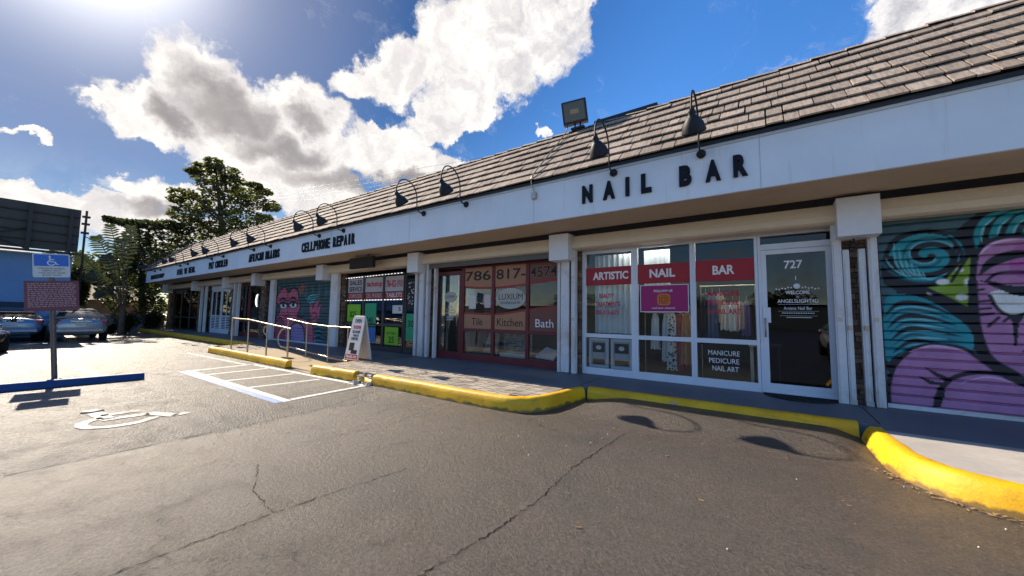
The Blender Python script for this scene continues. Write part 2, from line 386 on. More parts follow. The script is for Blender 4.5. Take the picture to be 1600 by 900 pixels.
def paver_mat():
    m = bpy.data.materials.new('paver_blocks'); m.use_nodes = True
    b = NB(m.node_tree); p = m.node_tree.nodes['Principled BSDF']
    ri = b.n('ShaderNodeNewGeometry').outputs['Random Per Island']
    tc = b.n('ShaderNodeTexCoord').outputs['Object']
    c = b.mix(ri, (0.25, 0.21, 0.17, 1), (0.43, 0.38, 0.31, 1))
    c = b.mix(b.m('MULTIPLY', b.ss(b.noise(tc, 3, 7, 0.7).outputs[0], 0.5, 0.72), 0.55), c, (0.15, 0.12, 0.09, 1))
    b.put(p.inputs['Base Color'], c); p.inputs['Roughness'].default_value = 0.85
    bn = b.n('ShaderNodeBump'); bn.inputs['Strength'].default_value = 0.4; bn.inputs['Distance'].default_value = 0.01
    b.put(bn.inputs['Height'], b.noise(tc, 60, 5, 0.7).outputs[0]); b.put(p.inputs['Normal'], bn.outputs[0])
    return m
M['paver'] = paver_mat()

def leaf_mat(name, lo, hi, trans):
    m = bpy.data.materials.new(name); m.use_nodes = True
    b = NB(m.node_tree); m.node_tree.nodes.clear()
    ri = b.n('ShaderNodeNewGeometry').outputs['Random Per Island']
    tc = b.n('ShaderNodeTexCoord').outputs['Object']
    c = b.mix(ri, (*lo, 1), (*hi, 1))
    c = b.mix(b.m('MULTIPLY', b.ss(b.noise(tc, 0.7, 4, 0.5).outputs[0], 0.4, 0.65), 0.5), c, (lo[0] * .7, lo[1] * .7, lo[2] * .7, 1))
    df = b.n('ShaderNodeBsdfPrincipled'); b.put(df.inputs['Base Color'], c); df.inputs['Roughness'].default_value = 0.5
    tl = b.n('ShaderNodeBsdfTranslucent'); b.put(tl.inputs[0], b.mix(0.6, c, (*trans, 1)))
    mx = b.n('ShaderNodeMixShader'); mx.inputs[0].default_value = 0.42
    b.put(mx.inputs[1], df.outputs[0]); b.put(mx.inputs[2], tl.outputs[0])
    o = b.n('ShaderNodeOutputMaterial'); b.put(o.inputs[0], mx.outputs[0])
    return m
M['leaf'] = leaf_mat('almond_leaf', (0.036, 0.034, 0.014), (0.10, 0.092, 0.032), (0.24, 0.30, 0.04))
M['leaf2'] = leaf_mat('dense_leaf', (0.024, 0.024, 0.010), (0.070, 0.066, 0.026), (0.14, 0.18, 0.03))
M['palm'] = leaf_mat('palm_leaf', (0.016, 0.018, 0.009), (0.045, 0.048, 0.022), (0.06, 0.08, 0.02))
M['dry'] = mat('dry_leaf', (0.30, 0.20, 0.10), 0.8, 0.2, var=0.4, vs=30)

def vcol_mat(name, rough=0.5):
    m = bpy.data.materials.new(name); m.use_nodes = True
    b = NB(m.node_tree); p = m.node_tree.nodes['Principled BSDF']
    at = b.n('ShaderNodeAttribute', attribute_name='Paint')
    tc = b.n('ShaderNodeTexCoord').outputs['Object']
    v = b.ss(b.noise(tc, 4, 6, 0.65).outputs[0], 0.3, 0.7, 0.85, 1.1)
    sc_ = b.n('ShaderNodeVectorMath', operation='SCALE'); b.put(sc_.inputs[0], at.outputs['Color']); b.put(sc_.inputs['Scale'], v)
    dirt = b.ss(b.noise(b.v('MULTIPLY', tc, (9, 9, 1.2)), 1.0, 6, 0.7).outputs[0], 0.55, 0.8, 0.0, 0.35)
    b.put(p.inputs['Base Color'], b.mix(dirt, sc_.outputs[0], (0.10, 0.09, 0.085, 1)))
    p.inputs['Roughness'].default_value = rough
    return m
M['mural'] = vcol_mat('mural_paint')

# ------------------------------------------------------------------ mesh helpers
class MB:
    def __init__(s): s.v = []; s.f = []; s.mi = []; s.sm = []
    def add(s, vs, fs, mi=0, smooth=False):
        o = len(s.v); s.v += [tuple(v) for v in vs]
        for f in fs: s.f.append(tuple(i + o for i in f)); s.mi.append(mi); s.sm.append(smooth)
        return s
    def box(s, x0, x1, y0, y1, z0, z1, mi=0):
        vs = [(x, y, z) for z in (z0, z1) for y in (y0, y1) for x in (x0, x1)]
        return s.add(vs, [(0, 2, 3, 1), (4, 5, 7, 6), (0, 1, 5, 4), (2, 6, 7, 3), (0, 4, 6, 2), (1, 3, 7, 5)], mi)
    def obox(s, c, ax, ay, az, mi=0):
        """box given by centre and three half-axis vectors"""
        c = Vector(c); ax, ay, az = Vector(ax), Vector(ay), Vector(az)
        vs = [c + ax * i + ay * j + az * k for k in (-1, 1) for j in (-1, 1) for i in (-1, 1)]
        return s.add(vs, [(0, 2, 3, 1), (4, 5, 7, 6), (0, 1, 5, 4), (2, 6, 7, 3), (0, 4, 6, 2), (1, 3, 7, 5)], mi)
    def prism(s, pts, d, mi=0):
        """polygon (3-D points) pushed along d"""
        n = len(pts); d = Vector(d); P = [Vector(p) for p in pts]
        return s.add(P + [p + d for p in P], [tuple(range(n - 1, -1, -1)), tuple(range(n, 2 * n))] + [(i, (i + 1) % n, (i + 1) % n + n, i + n) for i in range(n)], mi)
    def tube(s, path, r, seg=8, mi=0, caps=True):
        P = [Vector(p) for p in path]; rs = r if isinstance(r, (list, tuple)) else [r] * len(P)
        vs = []; up = None
        for i, p in enumerate(P):
            t = (P[min(i + 1, len(P) - 1)] - P[max(i - 1, 0)]).normalized()
            if up is None: up = t.orthogonal().normalized()
            up = (up - t * up.dot(t)).normalized() if (up - t * up.dot(t)).length > 1e-6 else t.orthogonal().normalized()
            b = t.cross(up)
            vs += [p + (up * math.cos(2 * math.pi * k / seg) + b * math.sin(2 * math.pi * k / seg)) * rs[i] for k in range(seg)]
        fs = [(i * seg + k, i * seg + (k + 1) % seg, (i + 1) * seg + (k + 1) % seg, (i + 1) * seg + k) for i in range(len(P) - 1) for k in range(seg)]
        s.add(vs, fs, mi, True)
        if caps: s.add(vs[:seg], [tuple(range(seg - 1, -1, -1))], mi); s.add(vs[-seg:], [tuple(range(seg))], mi)
        return s
    def lathe(s, prof, o, axis, seg=20, mi=0):
        """prof: list of (distance along axis, radius)"""
        a = Vector(axis).normalized(); u = a.orthogonal().normalized(); w = a.cross(u); o = Vector(o)
        vs = [o + a * h + (u * math.cos(2 * math.pi * k / seg) + w * math.sin(2 * math.pi * k / seg)) * r for h, r in prof for k in range(seg)]
        fs = [(i * seg + k, i * seg + (k + 1) % seg, (i + 1) * seg + (k + 1) % seg, (i + 1) * seg + k) for i in range(len(prof) - 1) for k in range(seg)]
        return s.add(vs, fs, mi, True)
    def build(s, name, mats, parent=None, bevel=0.0):
        me = bpy.data.meshes.new(name)
        off = wloc(parent) if parent else Vector()
        me.from_pydata([(v[0] - off.x, v[1] - off.y, v[2] - off.z) for v in s.v], [], s.f)
        for m in (mats if isinstance(mats, (list, tuple)) else [mats]): me.materials.append(m)
        me.polygons.foreach_set('material_index', s.mi); me.polygons.foreach_set('use_smooth', s.sm)
        me.update()
        bm = bmesh.new(); bm.from_mesh(me)
        if len(bm.faces) < 6000: bmesh.ops.recalc_face_normals(bm, faces=bm.faces)
        bm.to_mesh(me); bm.free()
        return link(name, me, parent, bevel)
def link(name, me, parent=None, bevel=0.0):
    o = bpy.data.objects.new(name, me); COL.objects.link(o); o.parent = parent
    if bevel:
        b = o.modifiers.new('bevel', 'BEVEL'); b.width = bevel; b.segments = 2; b.limit_method = 'ANGLE'
    return o
def wloc(o):
    l = Vector()
    while o is not None: l += o.location; o = o.parent
    return l
def tag(o, label, cat, group=None):
    o['label'] = label; o['category'] = cat
    if group: o['group'] = group
    return o
def struct(o): o['kind'] = 'structure'; return o
def thing(name, label, cat, loc=(0, 0, 0), group=None):
    o = bpy.data.objects.new(name, None); COL.objects.link(o); o.location = loc; o.empty_display_size = 0.2
    return tag(o, label, cat, group)
def copy_thing(root, loc, label=None):
    r = root.copy(); COL.objects.link(r); r.location = loc
    if label: r['label'] = label
    for ch in list(root.children):
        c = ch.copy(); COL.objects.link(c); c.parent = r
        for g in list(ch.children):
            d = g.copy(); COL.objects.link(d); d.parent = c
    return r
def P(name, mb, mats, parent, bevel=0.0, label=None):
    o = mb.build(name, mats, parent, bevel)
    if label: o['label'] = label
    return o
def bx(*a): return MB().box(*a)

def text_mesh(s, mb, x0, x1, z0, z1, at, right=(1, 0, 0), up=(0, 0, 1), depth=0.004, mi=0, bold=0.0):
    """lettering filled into the rectangle right:[x0,x1] up:[z0,z1], standing depth proud of point at"""
    cu = bpy.data.curves.new('t', 'FONT'); cu.body = s; cu.resolution_u = 3; cu.offset = bold; cu.extrude = 0.5
    o = bpy.data.objects.new('t', cu); COL.objects.link(o)
    dg = bpy.context.evaluated_depsgraph_get()
    me = bpy.data.meshes.new_from_object(o.evaluated_get(dg))
    vs = np.array([v.co[:] for v in me.vertices])
    lo, hi = vs.min(0), vs.max(0)
    r, u, a = Vector(right), Vector(up), Vector(at); n = r.cross(u)
    out = [a + r * (x0 + (x1 - x0) * (v[0] - lo[0]) / (hi[0] - lo[0])) + u * (z0 + (z1 - z0) * (v[1] - lo[1]) / (hi[1] - lo[1])) + n * (depth * (v[2] + 0.5)) for v in vs]
    mb.add(out, [tuple(p.vertices) for p in me.polygons], mi)
    bpy.data.objects.remove(o); bpy.data.curves.remove(cu); bpy.data.meshes.remove(me)
    return mb
def ty(s, x0, x1, z0, z1, y, depth=0.004, mb=None, mi=0, bold=0.0):      # text on a plane Y = y read from the car park
    return text_mesh(s, mb or MB(), x0, x1, z0, z1, (0, y, 0), depth=depth, mi=mi, bold=bold)

# ------------------------------------------------------------------ ground
def axis(a, b, fine0, fine1, step):
    L = [a]; x = fine0
    for t in (0.5, 0.25, 0.1, 0.04): L.append(fine0 + (a - fine0) * t)
    while x < fine1: L.append(x); x += step
    L.append(fine1)
    for t in (0.04, 0.1, 0.25, 0.5, 1): L.append(fine1 + (b - fine1) * t)
    return sorted(set(round(x, 4) for x in L))
gx = axis(-600, 600, -4, 3, 0.1); gy = axis(-600, 600, 4.0, 6.3, 0.1)
sst = lambda t: 0 if t < 0 else 1 if t > 1 else t * t * (3 - 2 * t)
gv = []
for y in gy:
    for x in gx:
        z = 0.125 * sst((y - 4.7) / 1.2) * sst((x + 2.75) / 0.9) * sst((1.0 - x) / 0.5) if 4 < y < 7 else 0
        gv.append((x, y, z))
nx = len(gx)
g = MB().add(gv, [(j * nx + i, j * nx + i + 1, (j + 1) * nx + i + 1, (j + 1) * nx + i) for j in range(len(gy) - 1) for i in range(nx - 1)], 0, True)
struct(g.build('asphalt_car_park', M['asphalt']))

def strip(pts, w, z, m, name, jit=0.0):
    mb = MB(); P_ = [Vector((p[0], p[1], 0)) for p in pts]
    L = []
    for i, p in enumerate(P_):
        t = (P_[min(i + 1, len(P_) - 1)] - P_[max(i - 1, 0)]).normalized(); n = Vector((-t.y, t.x, 0))
        ww = w * (1 + random.uniform(-jit, jit))
        L += [p + n * ww / 2 + Vector((0, 0, z)), p - n * ww / 2 + Vector((0, 0, z))]
    mb.add(L, [(2 * i, 2 * i + 1, 2 * i + 3, 2 * i + 2) for i in range(len(P_) - 1)])
    return struct(mb.build(name, m))
def sheet(pts, z, m, name):
    return struct(MB().add([(p[0], p[1], z) for p in pts], [tuple(range(len(pts)))]).build(name, m))
# painted markings (access aisle, blue stall edge, wheelchair symbol, old lines)
strip([(-11.25, 2.86), (-6.30, 2.86)], 0.11, 0.004, M['line'], 'aisle_line')
strip([(-11.3, 4.24), (-6.50, 4.36)], 0.11, 0.004, M['line'], 'aisle_line')
strip([(-6.36, 2.93), (-6.50, 4.29)], 0.11, 0.008, M['line'], 'aisle_line')
for a, c in ((-10.26, -10.34), (-9.09, -9.01), (-7.97, -7.86), (-11.2, -11.4)):
    strip([(a, 2.925), (c, 4.18)], 0.10, 0.004, M['line'], 'aisle_line')
strip([(-11.2, 2.735), (-6.30, 2.735)], 0.13, 0.004, M['lineb'], 'stall_line')
strip([(-13.5, 1.35), (-11.55, 1.55)], 0.10, 0.004, M['linew'], 'stall_line')
strip([(-16.0, 4.0), (-11.4, 4.1)], 0.10, 0.004, M['linew'], 'stall_line')
def isa(mb, o, r, u, n, k, mi=0):
    """wheelchair symbol about 1 unit tall"""
    o, r, u, n = Vector(o), Vector(r), Vector(u), Vector(n)
    pt = lambda a, b: o + (r * a + u * b) * k
    mb.lathe([(0, 0.001), (0, 0.085 * k), (0.0005, 0.0)], pt(-0.12, 0.88), n, 12, mi)
    def bar(a, b, w):
        a = pt(*a); b = pt(*b); t = (b - a).normalized(); s = t.cross(n) * w * k / 2
        mb.add([a - s, b - s, b + s, a + s], [(0, 1, 2, 3)], mi)
    bar((-0.12, 0.78), (-0.08, 0.36), 0.11); bar((-0.10, 0.58), (0.16, 0.56), 0.08)
    bar((-0.12, 0.36), (0.20, 0.33), 0.10); bar((0.20, 0.36), (0.34, 0.05), 0.10); bar((0.32, 0.06), (0.45, 0.10), 0.08)
    A = [math.radians(q) for q in range(110, 345, 15)]
    pts = [pt(-0.02 + 0.28 * math.cos(q), 0.24 + 0.28 * math.sin(q)) for q in A]; qts = [pt(-0.02 + 0.20 * math.cos(q), 0.24 + 0.20 * math.sin(q)) for q in A]
    mb.add(pts + qts, [(i, i + 1, i + 1 + len(A), i + len(A)) for i in range(len(A) - 1)], mi)
mb = MB(); isa(mb, (-6.50, 1.12, 0.008), (0, 1, 0), (-1, 0, 0), (0, 0, 1), 1.35)
struct(mb.build('stall_symbol', worn_paint('worn_symbol_paint', (0.66, 0.64, 0.60), 0.62)))
# cracks and seams
M['crack'] = mat('crack_tar', (0.010, 0.009, 0.008), 0.8, 0.2)
def crack(pts, w, n):
    out = []
    for i in range(len(pts) - 1):
        a, c = pts[i], pts[i + 1]
        for k in range(n): 
            t = k / n; out.append((a[0] + (c[0] - a[0]) * t + random.gauss(0, 0.007), a[1] + (c[1] - a[1]) * t + random.gauss(0, 0.007)))
    out.append(pts[-1])
    strip(out, w, 0.004, M['crack'], 'crack', 0.85)
crack([(-1.62, 0.6), (-1.58, 1.5), (-1.52, 2.0), (-1.50, 2.5), (-1.55, 3.2), (-1.52, 3.9), (-1.50, 4.55)], 0.007, 26)
crack([(-2.95, 0.0), (-2.90, 0.5), (-2.90, 0.85), (-2.89, 1.26), (-2.84, 1.7), (-2.75, 2.3)], 0.006, 18)
crack([(-2.90, 1.26), (-3.35, 1.31), (-3.9, 1.55)], 0.005, 18)
crack([(-5.29, 0.2), (-5.33, 1.3), (-5.38, 2.1), (-5.42, 2.9), (-5.75, 3.7), (-6.0, 4.35)], 0.008, 18)
crack([(-4.2, 2.0), (-4.0, 3.0), (-4.3, 4.3)], 0.004, 18)

# ------------------------------------------------------------------ walkway, kerbs, pavers, ramp
ZW = 0.20
KIN = 0.16
walk = [(-34, 6.03), (-16.2, 6.03), (-16.2, 5.8), (-2.9, 5.8), (-2.62, 6.03), (0.98, 6.03), (0.98, 5.8), (9, 5.8), (9, 7.52), (-34, 7.52)]
struct(MB().prism([(x, y, 0.02) for x, y in walk], (0, 0, ZW - 0.02)).build('walkway', M['walk']))
for x in (-32, -29, -26, -23, -20, -17, -14, -11.2, -8.4, -5.6, -2.8, 1.0, 3.6, 6.4):
    struct(bx(x, x + .012, 6.1, 7.1, ZW - .01, ZW + .002).build('walkway_joint', M['dark']))
def kerb(path, name, h=ZW + 0.004, w=KIN, lean=0.03):
    P_ = []
    for i in range(len(path) - 1):                 # densify
        a, c = Vector(path[i]), Vector(path[i + 1]); n = max(1, int((c - a).length / 0.12))
        P_ += [a + (c - a) * (k / n) for k in range(n)]
    P_.append(Vector(path[-1]))
    prof = [(0, -0.01), (lean * .5, h * 0.55), (lean, h - 0.03), (lean + 0.03, h), (w - 0.02, h + 0.002), (w, h - 0.01), (w, -0.01)]
    vs = []
    for i, p in enumerate(P_):
        t = (P_[min(i + 1, len(P_) - 1)] - P_[max(i - 1, 0)]).normalized(); n = Vector((-t.y, t.x))
        for q, (o, z) in enumerate(prof):
            j = mnoise.noise(Vector((p.x * 3.1, p.y * 3.1, q * 0.7))) * 0.010
            c = mnoise.noise(Vector((p.x * 9, p.y * 9, 3.3)))
            ch = -0.022 * max(0, c - 0.25) / 0.5 if q in (2, 3) else 0
            vs.append((p.x + n.x * (o + j), p.y + n.y * (o + j), z + j * 0.5 * (z > 0.05) + ch))
    k = len(prof)
    fs = [(i * k + q, i * k + q + 1, (i + 1) * k + q + 1, (i + 1) * k + q) for i in range(len(P_) - 1) for q in range(k - 1)]
    mb = MB().add(vs, fs, 0, True)
    mb.add(vs[:k], [tuple(range(k - 1, -1, -1))]); mb.add(vs[-k:], [tuple(range(k))])
    return struct(mb.build(name, M['yellow']))
def arc(cx, cy, r, a0, a1, n=8): return [(cx + r * math.cos(rad(a0 + (a1 - a0) * i / n)), cy + r * math.sin(rad(a0 + (a1 - a0) * i / n))) for i in range(n + 1)]
kerb([(-34, 5.93), (-16.3, 5.93)], 'kerb', h=0.212)
LEFT = [(-16.25, 5.9), (-16.0, 5.1)] + arc(-15.55, 4.85, 0.42, 195, 265, 5) + [(-14, 4.44), (-9.95, 4.40)]
kerb(LEFT, 'kerb')
kerb([(-8.62, 4.36), (-7.10, 4.45)], 'kerb')
MIDK = [(-6.45, 4.45), (-5.0, 4.46), (-4.2, 4.44), (-3.45, 4.46), (-3.12, 4.50), (-2.92, 4.64), (-2.78, 4.88), (-2.70, 5.3), (-2.66, 5.7), (-2.60, 5.92)]
kerb(MIDK, 'kerb')
kerb([(-7.10, 4.45), (-6.45, 4.45)], 'kerb', h=0.11)
kerb([(-2.58, 5.93), (0.80, 5.93)], 'kerb', h=0.212)
RIGHT = [(0.79, 5.9), (0.80, 5.6), (0.85, 5.0), (0.93, 4.74), (1.06, 4.55), (1.24, 4.41), (1.5, 4.32), (2.2, 4.22), (3.5, 4.15), (9, 4.1)]
kerb(RIGHT, 'kerb', h=0.205, w=0.21, lean=0.07)
# pale concrete behind the right kerb
struct(MB().prism([(0.97, 5.8, 0.02), (1.02, 5.05, 0.02), (1.10, 4.80, 0.02), (1.22, 4.66, 0.02), (1.4, 4.55, 0.02), (2.2, 4.42, 0.02), (3.5, 4.34, 0.02), (9, 4.29, 0.02), (9, 5.8, 0.02)], (0, 0, ZW - 0.02)).build('concrete_apron', M['concrete']))
# zig-zag paver blocks on the middle island: real blocks with joints
def pavers(poly, name):
    def inside(x, y):
        r = False
        for i in range(len(poly)):
            a, c = poly[i - 1], poly[i]
            if (a[1] > y) != (c[1] > y) and x < (c[0] - a[0]) * (y - a[1]) / (c[1] - a[1]) + a[0]: r = not r
        return r
    struct(MB().prism([(x, y, 0.02) for x, y in poly], (0, 0, ZW - 0.045)).build(name + '_bed', M['dark'] if False else mat('paver_sand', (0.16, 0.13, 0.10), 0.95)))
    mb = MB(); L, Wd = 0.22, 0.11
    x = min(p[0] for p in poly)
    i = 0
    while x < max(p[0] for p in poly):
        y = min(p[1] for p in poly) + (0 if i % 2 == 0 else Wd / 2); 
        while y < max(p[1] for p in poly):
            if inside(x + L / 2, y + Wd / 2):
                z = ZW - 0.004 + random.uniform(-0.004, 0.003); e = 0.006
                zig = 0.02
                pts = [(x + e, y + e), (x + L / 2, y + e + zig), (x + L - e, y + e), (x + L - e, y + Wd - e), (x + L / 2, y + Wd - e + zig), (x + e, y + Wd - e)]
                mb.prism([(a, c, 0.10) for a, c in pts], (0, 0, z - 0.10))
            y += Wd
        x += L; i += 1
    struct(mb.build(name, M['paver']))
pavers([(-8.5, 4.5), (-7.1, 4.58), (-6.45, 4.6), (-3.4, 4.6), (-3.0, 4.78), (-2.88, 5.0), (-2.82, 5.79), (-8.6, 5.79)], 'paver_island')
pavers([(-16.0, 5.79), (-15.8, 5.0), (-15.4, 4.62), (-13.4, 4.58), (-13.4, 5.79)], 'paver_island')
# ramp running down along the front, between the two rails
rp = [(-13.4, 4.55, 0.2), (-10.0, 4.55, 0.012), (-8.62, 4.40, 0.006), (-8.62, 5.79, 0.006), (-10.0, 5.79, 0.012), (-13.4, 5.79, 0.2)]
struct(MB().add(rp + [(x, y, -0.05) for x, y, z in rp], [(0, 1, 4, 5), (1, 2, 3, 4), (6, 7, 1, 0), (7, 8, 2, 1)]).build('ramp', M['ramp']))
struct(bx(-8.66, -8.60, 4.42, 5.79, 0.0, 0.198).build('island_edge', M['yellow']))
# rubble of the broken kerb, dry leaf litter along the right kerb
mb = MB()
for i in range(26):
    c = Vector((random.uniform(-7.05, -6.4), random.uniform(4.3, 4.62), 0.0)); r = random.uniform(0.015, 0.05); c.z = (0.115 if c.y > 4.47 else 0.0) + r * 0.5
    q = Matrix.Rotation(random.uniform(0, 6), 3, (random.random(), random.random(), 1)); mb.obox(c, q @ Vector((r, 0, 0)), q @ Vector((0, r * .7, 0)), q @ Vector((0, 0, r * .55)))
o = mb.build('rubble', mat('broken_concrete', (0.50, 0.46, 0.40), 0.9, bump=0.3)); o['kind'] = 'stuff'
mb = MB()
def litter(x, y, z=0.006):
    r = random.uniform(0.008, 0.022); a = random.uniform(0, 6.3); q = Matrix.Rotation(a, 3, 'Z') @ Matrix.Rotation(random.uniform(-.4, .4), 3, 'X')
    mb.obox((x, y, z + r * 0.2), q @ Vector((r, 0, 0)), q @ Vector((0, r * random.uniform(.25, .5), 0)), (0, 0, 0.0012))
for i in range(170):
    t = random.uniform(0.2, len(RIGHT) - 2.2); a, c = RIGHT[int(t)], RIGHT[int(t) + 1]; f = t - int(t)
    litter(a[0] + (c[0] - a[0]) * f - abs(random.gauss(0, 0.06)) - 0.01, a[1] + (c[1] - a[1]) * f - abs(random.gauss(0, 0.05)) - 0.01)
for i in range(70): litter(random.uniform(-5, 3), 5.4 - abs(random.gauss(0, 1.5)))
o = mb.build('leaf_litter', [M['dry']]); o['kind'] = 'stuff'
mb = MB()
for i in range(40): 
    c = (random.uniform(-5, 2.5), random.uniform(1.0, 5.5), 0.006); r = random.uniform(0.004, 0.009); mb.lathe([(-r, 0.001), (0, r), (r * .8, r * .6), (r, 0.0005)], c, (0.2, 0.1, 1), 6)
o = mb.build('pebbles', mat('white_pebble', (0.62, 0.58, 0.52), 0.8)); o['kind'] = 'stuff'

# ------------------------------------------------------------------ the strip mall
B = thing('strip_mall', 'long single storey strip mall with white fascia and brown tile mansard roof', 'shop building', (0, 7.5, 0))
YF = 7.5
XL, XR = -34.2, 9.0
# main masonry box behind, interior rooms
P('wall', bx(XL, XL + 0.25, 7.3, 20, 0, 3.9), mat('ochre_render', (0.34, 0.20, 0.11), 0.85, var=0.2, vs=1.0, bump=0.2, stain=((0.16, 0.10, 0.06), 0.5)), B)
P('wall', bx(XL + 0.26, XR, 19.8, 20, 0, 3.9), M['taupe'], B)
P('wall', bx(XR, XR + 0.25, 7.3, 20, 0, 3.9), M['taupe'], B)
P('flat_roof', bx(XL, XR + 0.3, 7.75, 20.1, 3.92, 4.1), M['taupe'], B)
mb = MB().box(XL + 0.3, XR - 0.02, 7.53, 19.7, 0.05, 0.199).box(XL + 0.3, XR - 0.02, 7.62, 19.7, 3.0, 3.1)
for xw in (-28.0, -22.95, -19.1, -13.2, -8.3, -3.6, 1.1, 6.0): mb.box(xw - 0.08, xw + 0.08, 7.66, 19.7, 0.2, 2.99)
P('shop_interior', mb.box(XL + 0.3, XR - 0.02, 12.2, 12.3, 0.2, 2.99), M['inner'], B)
# soffit, fascia, header roller boxes
P('soffit', bx(XL + 0.65, XR, 6.06, 7.07, 3.215, 3.26), M['taupe'], B)
P('fascia', MB().box(XL + 0.6, XR, 6.0, 6.05, 3.2, 3.96).box(XL + 0.6, XL + 0.65, 6.05, 7.3, 3.2, 3.96), M['fascia'], B)
mb = MB()
for x in np.arange(-33, 8, 3.66): mb.box(x, x + 0.006, 5.996, 5.999, 3.2, 3.955)
mb.box(XL + 0.6, XR, 5.992, 5.999, 3.915, 3.925)
P('fascia_seam', mb, mat('seam_grey', (0.45, 0.46, 0.48), 0.7), B)  # fascia joints in one even grey of their own
P('drip_edge', bx(XL + 0.55, XR, 5.93, 6.0, 3.962, 3.995), M['black'], B)
P('lintel', bx(XL + 0.3, XR, 7.46, 7.62, 2.85, 3.9), mat('lintel_paint', (0.10, 0.075, 0.055), 0.8), B)
BAYS = [(-33.8, -28.15), (-27.55, -23.0), (-22.8, -19.5), (-18.75, -13.75), (-13.3, -8.62), (-8.35, -3.93), (-3.45, 0.83), (1.20, 5.9)]
for i, (a, c) in enumerate(BAYS):
    mb = MB().prism([(a, 7.10, 2.86), (a, 7.10, 2.98), (a, 7.14, 3.115), (a, 7.44, 3.115), (a, 7.44, 2.83), (a, 7.16, 2.83)], (c - a, 0, 0))
    mb.box(a, c, 7.088, 7.099, 2.955, 2.962)
    P('shutter_housing', mb, M['cream'], B, 0.004)
# bracket covers on the piers
for x in (-33.9, -27.85, -22.92, -19.3, -13.5, -8.37, -3.68, 1.05):
    w = 0.23 if x > -14 else 0.2
    P('bracket_cover', bx(x - w, x + w, 6.95, 7.40, 2.60, 3.16), M['white'], B, 0.006)
P('bracket_cable', MB().tube([(1.02, 7.2, 2.6), (1.05, 7.22, 2.45), (0.98, 7.3, 2.42), (1.0, 7.35, 2.6)], 0.012, 6), M['black'], B)
# stack-stone piers
def pier(x0, x1):
    mb = MB().box(x0 + .02, x1 - .02, 7.49, 7.58, 0.2, 2.85)
    z = 0.205
    while z < 2.8:
        h = random.uniform(0.055, 0.095); x = x0
        while x < x1 - 0.02:
            L = min(x1 - x, random.uniform(0.10, 0.26)); d = random.uniform(0.0, 0.05)
            mb.box(x, x + L - 0.006, 7.40 - d, 7.50, z, min(z + h - 0.007, 2.85)); x += L
        z += h
    P('stone_pier', mb, M['brick'], B, 0.003)
for a, c in ((-34.0, -33.75), (-28.2, -27.6), (-23.1, -22.75), (-19.5, -18.9), (-13.12, -12.56), (-8.62, -7.97), (-3.92, -3.36), (0.86, 1.32)): pier(a, c)
# shutter guide rails (vertical channels)
def rail(x, w=0.085, y=7.22, z1=2.84, m=None, z0=0.205):
    P('shutter_rail', MB().box(x - w / 2, x + w / 2, y, y + 0.11, z0, z1).box(x - w / 2 + 0.02, x + w / 2 - 0.02, y - 0.012, y, z0 + 0.01, z1 - 0.2), m or M['rail'], B, 0.004)
for x, w in ((-27.2, .12), (-26.5, .12), (-22.25, .14), (-21.75, .12), (-17.95, .40), (-12.92, .48), (-8.50, .09), (-8.26, .20), (-8.02, .09), (-7.72, .06), (-3.81, .06), (-3.46, .10), (0.83, .11), (1.22, .10)): rail(x, w)
P('pier_panel', bx(-3.765, -3.57, 7.24, 7.30, 0.21, 2.62), M['rail'], B, 0.004)
rail(0.935, .075, 7.26, 2.45); rail(1.11, .075, 7.26, 2.45)
mb = MB()
for x, z in ((0.935, 1.3), (1.11, 1.3), (-3.46, 1.35), (-8.02, 1.35), (0.83, 1.42), (1.22, 1.42)): P('latch', bx(x - 0.02, x + 0.02, 7.195, 7.259, z - 0.03, z + 0.03), M['steel'], B)

for x in (0.895, 1.07): P('pier_foot', bx(x, x + .08, 7.23, 7.258, 0.205, 0.27), M['concrete'], B)

# ---- mansard tile roof
EY, EZ, RY, RZ = 5.90, 3.985, 7.30, 5.52
sl_v = Vector((0, RY - EY, RZ - EZ)); sl_len = sl_v.length; sd = sl_v.normalized(); sn = Vector((0, -sd.z, sd.y))
HIPX = -33.75; HIPR = -29.6                                     # hip climbs from eave end to the ridge
mb = MB().add([(HIPX, EY + .05, EZ - .01), (XR, EY + .05, EZ - .01), (XR, RY + .05, RZ - .01), (HIPR, RY + .05, RZ - .01)], [(0, 1, 2, 3)])
mb.add([(HIPX, EY + .05, EZ - .01), (HIPR, RY + .05, RZ - .01), (HIPR, 12, RZ - .01), (HIPX, 12, EZ - .01)], [(0, 1, 2, 3)])
mb.add([(HIPR, RY + .05, RZ - .01), (XR, RY + .05, RZ - .01), (XR, 8.2, RZ - .3), (HIPR, 8.2, RZ - .3)], [(0, 1, 2, 3)])
NC = 7
exp_ = sl_len / NC
tm = MB()
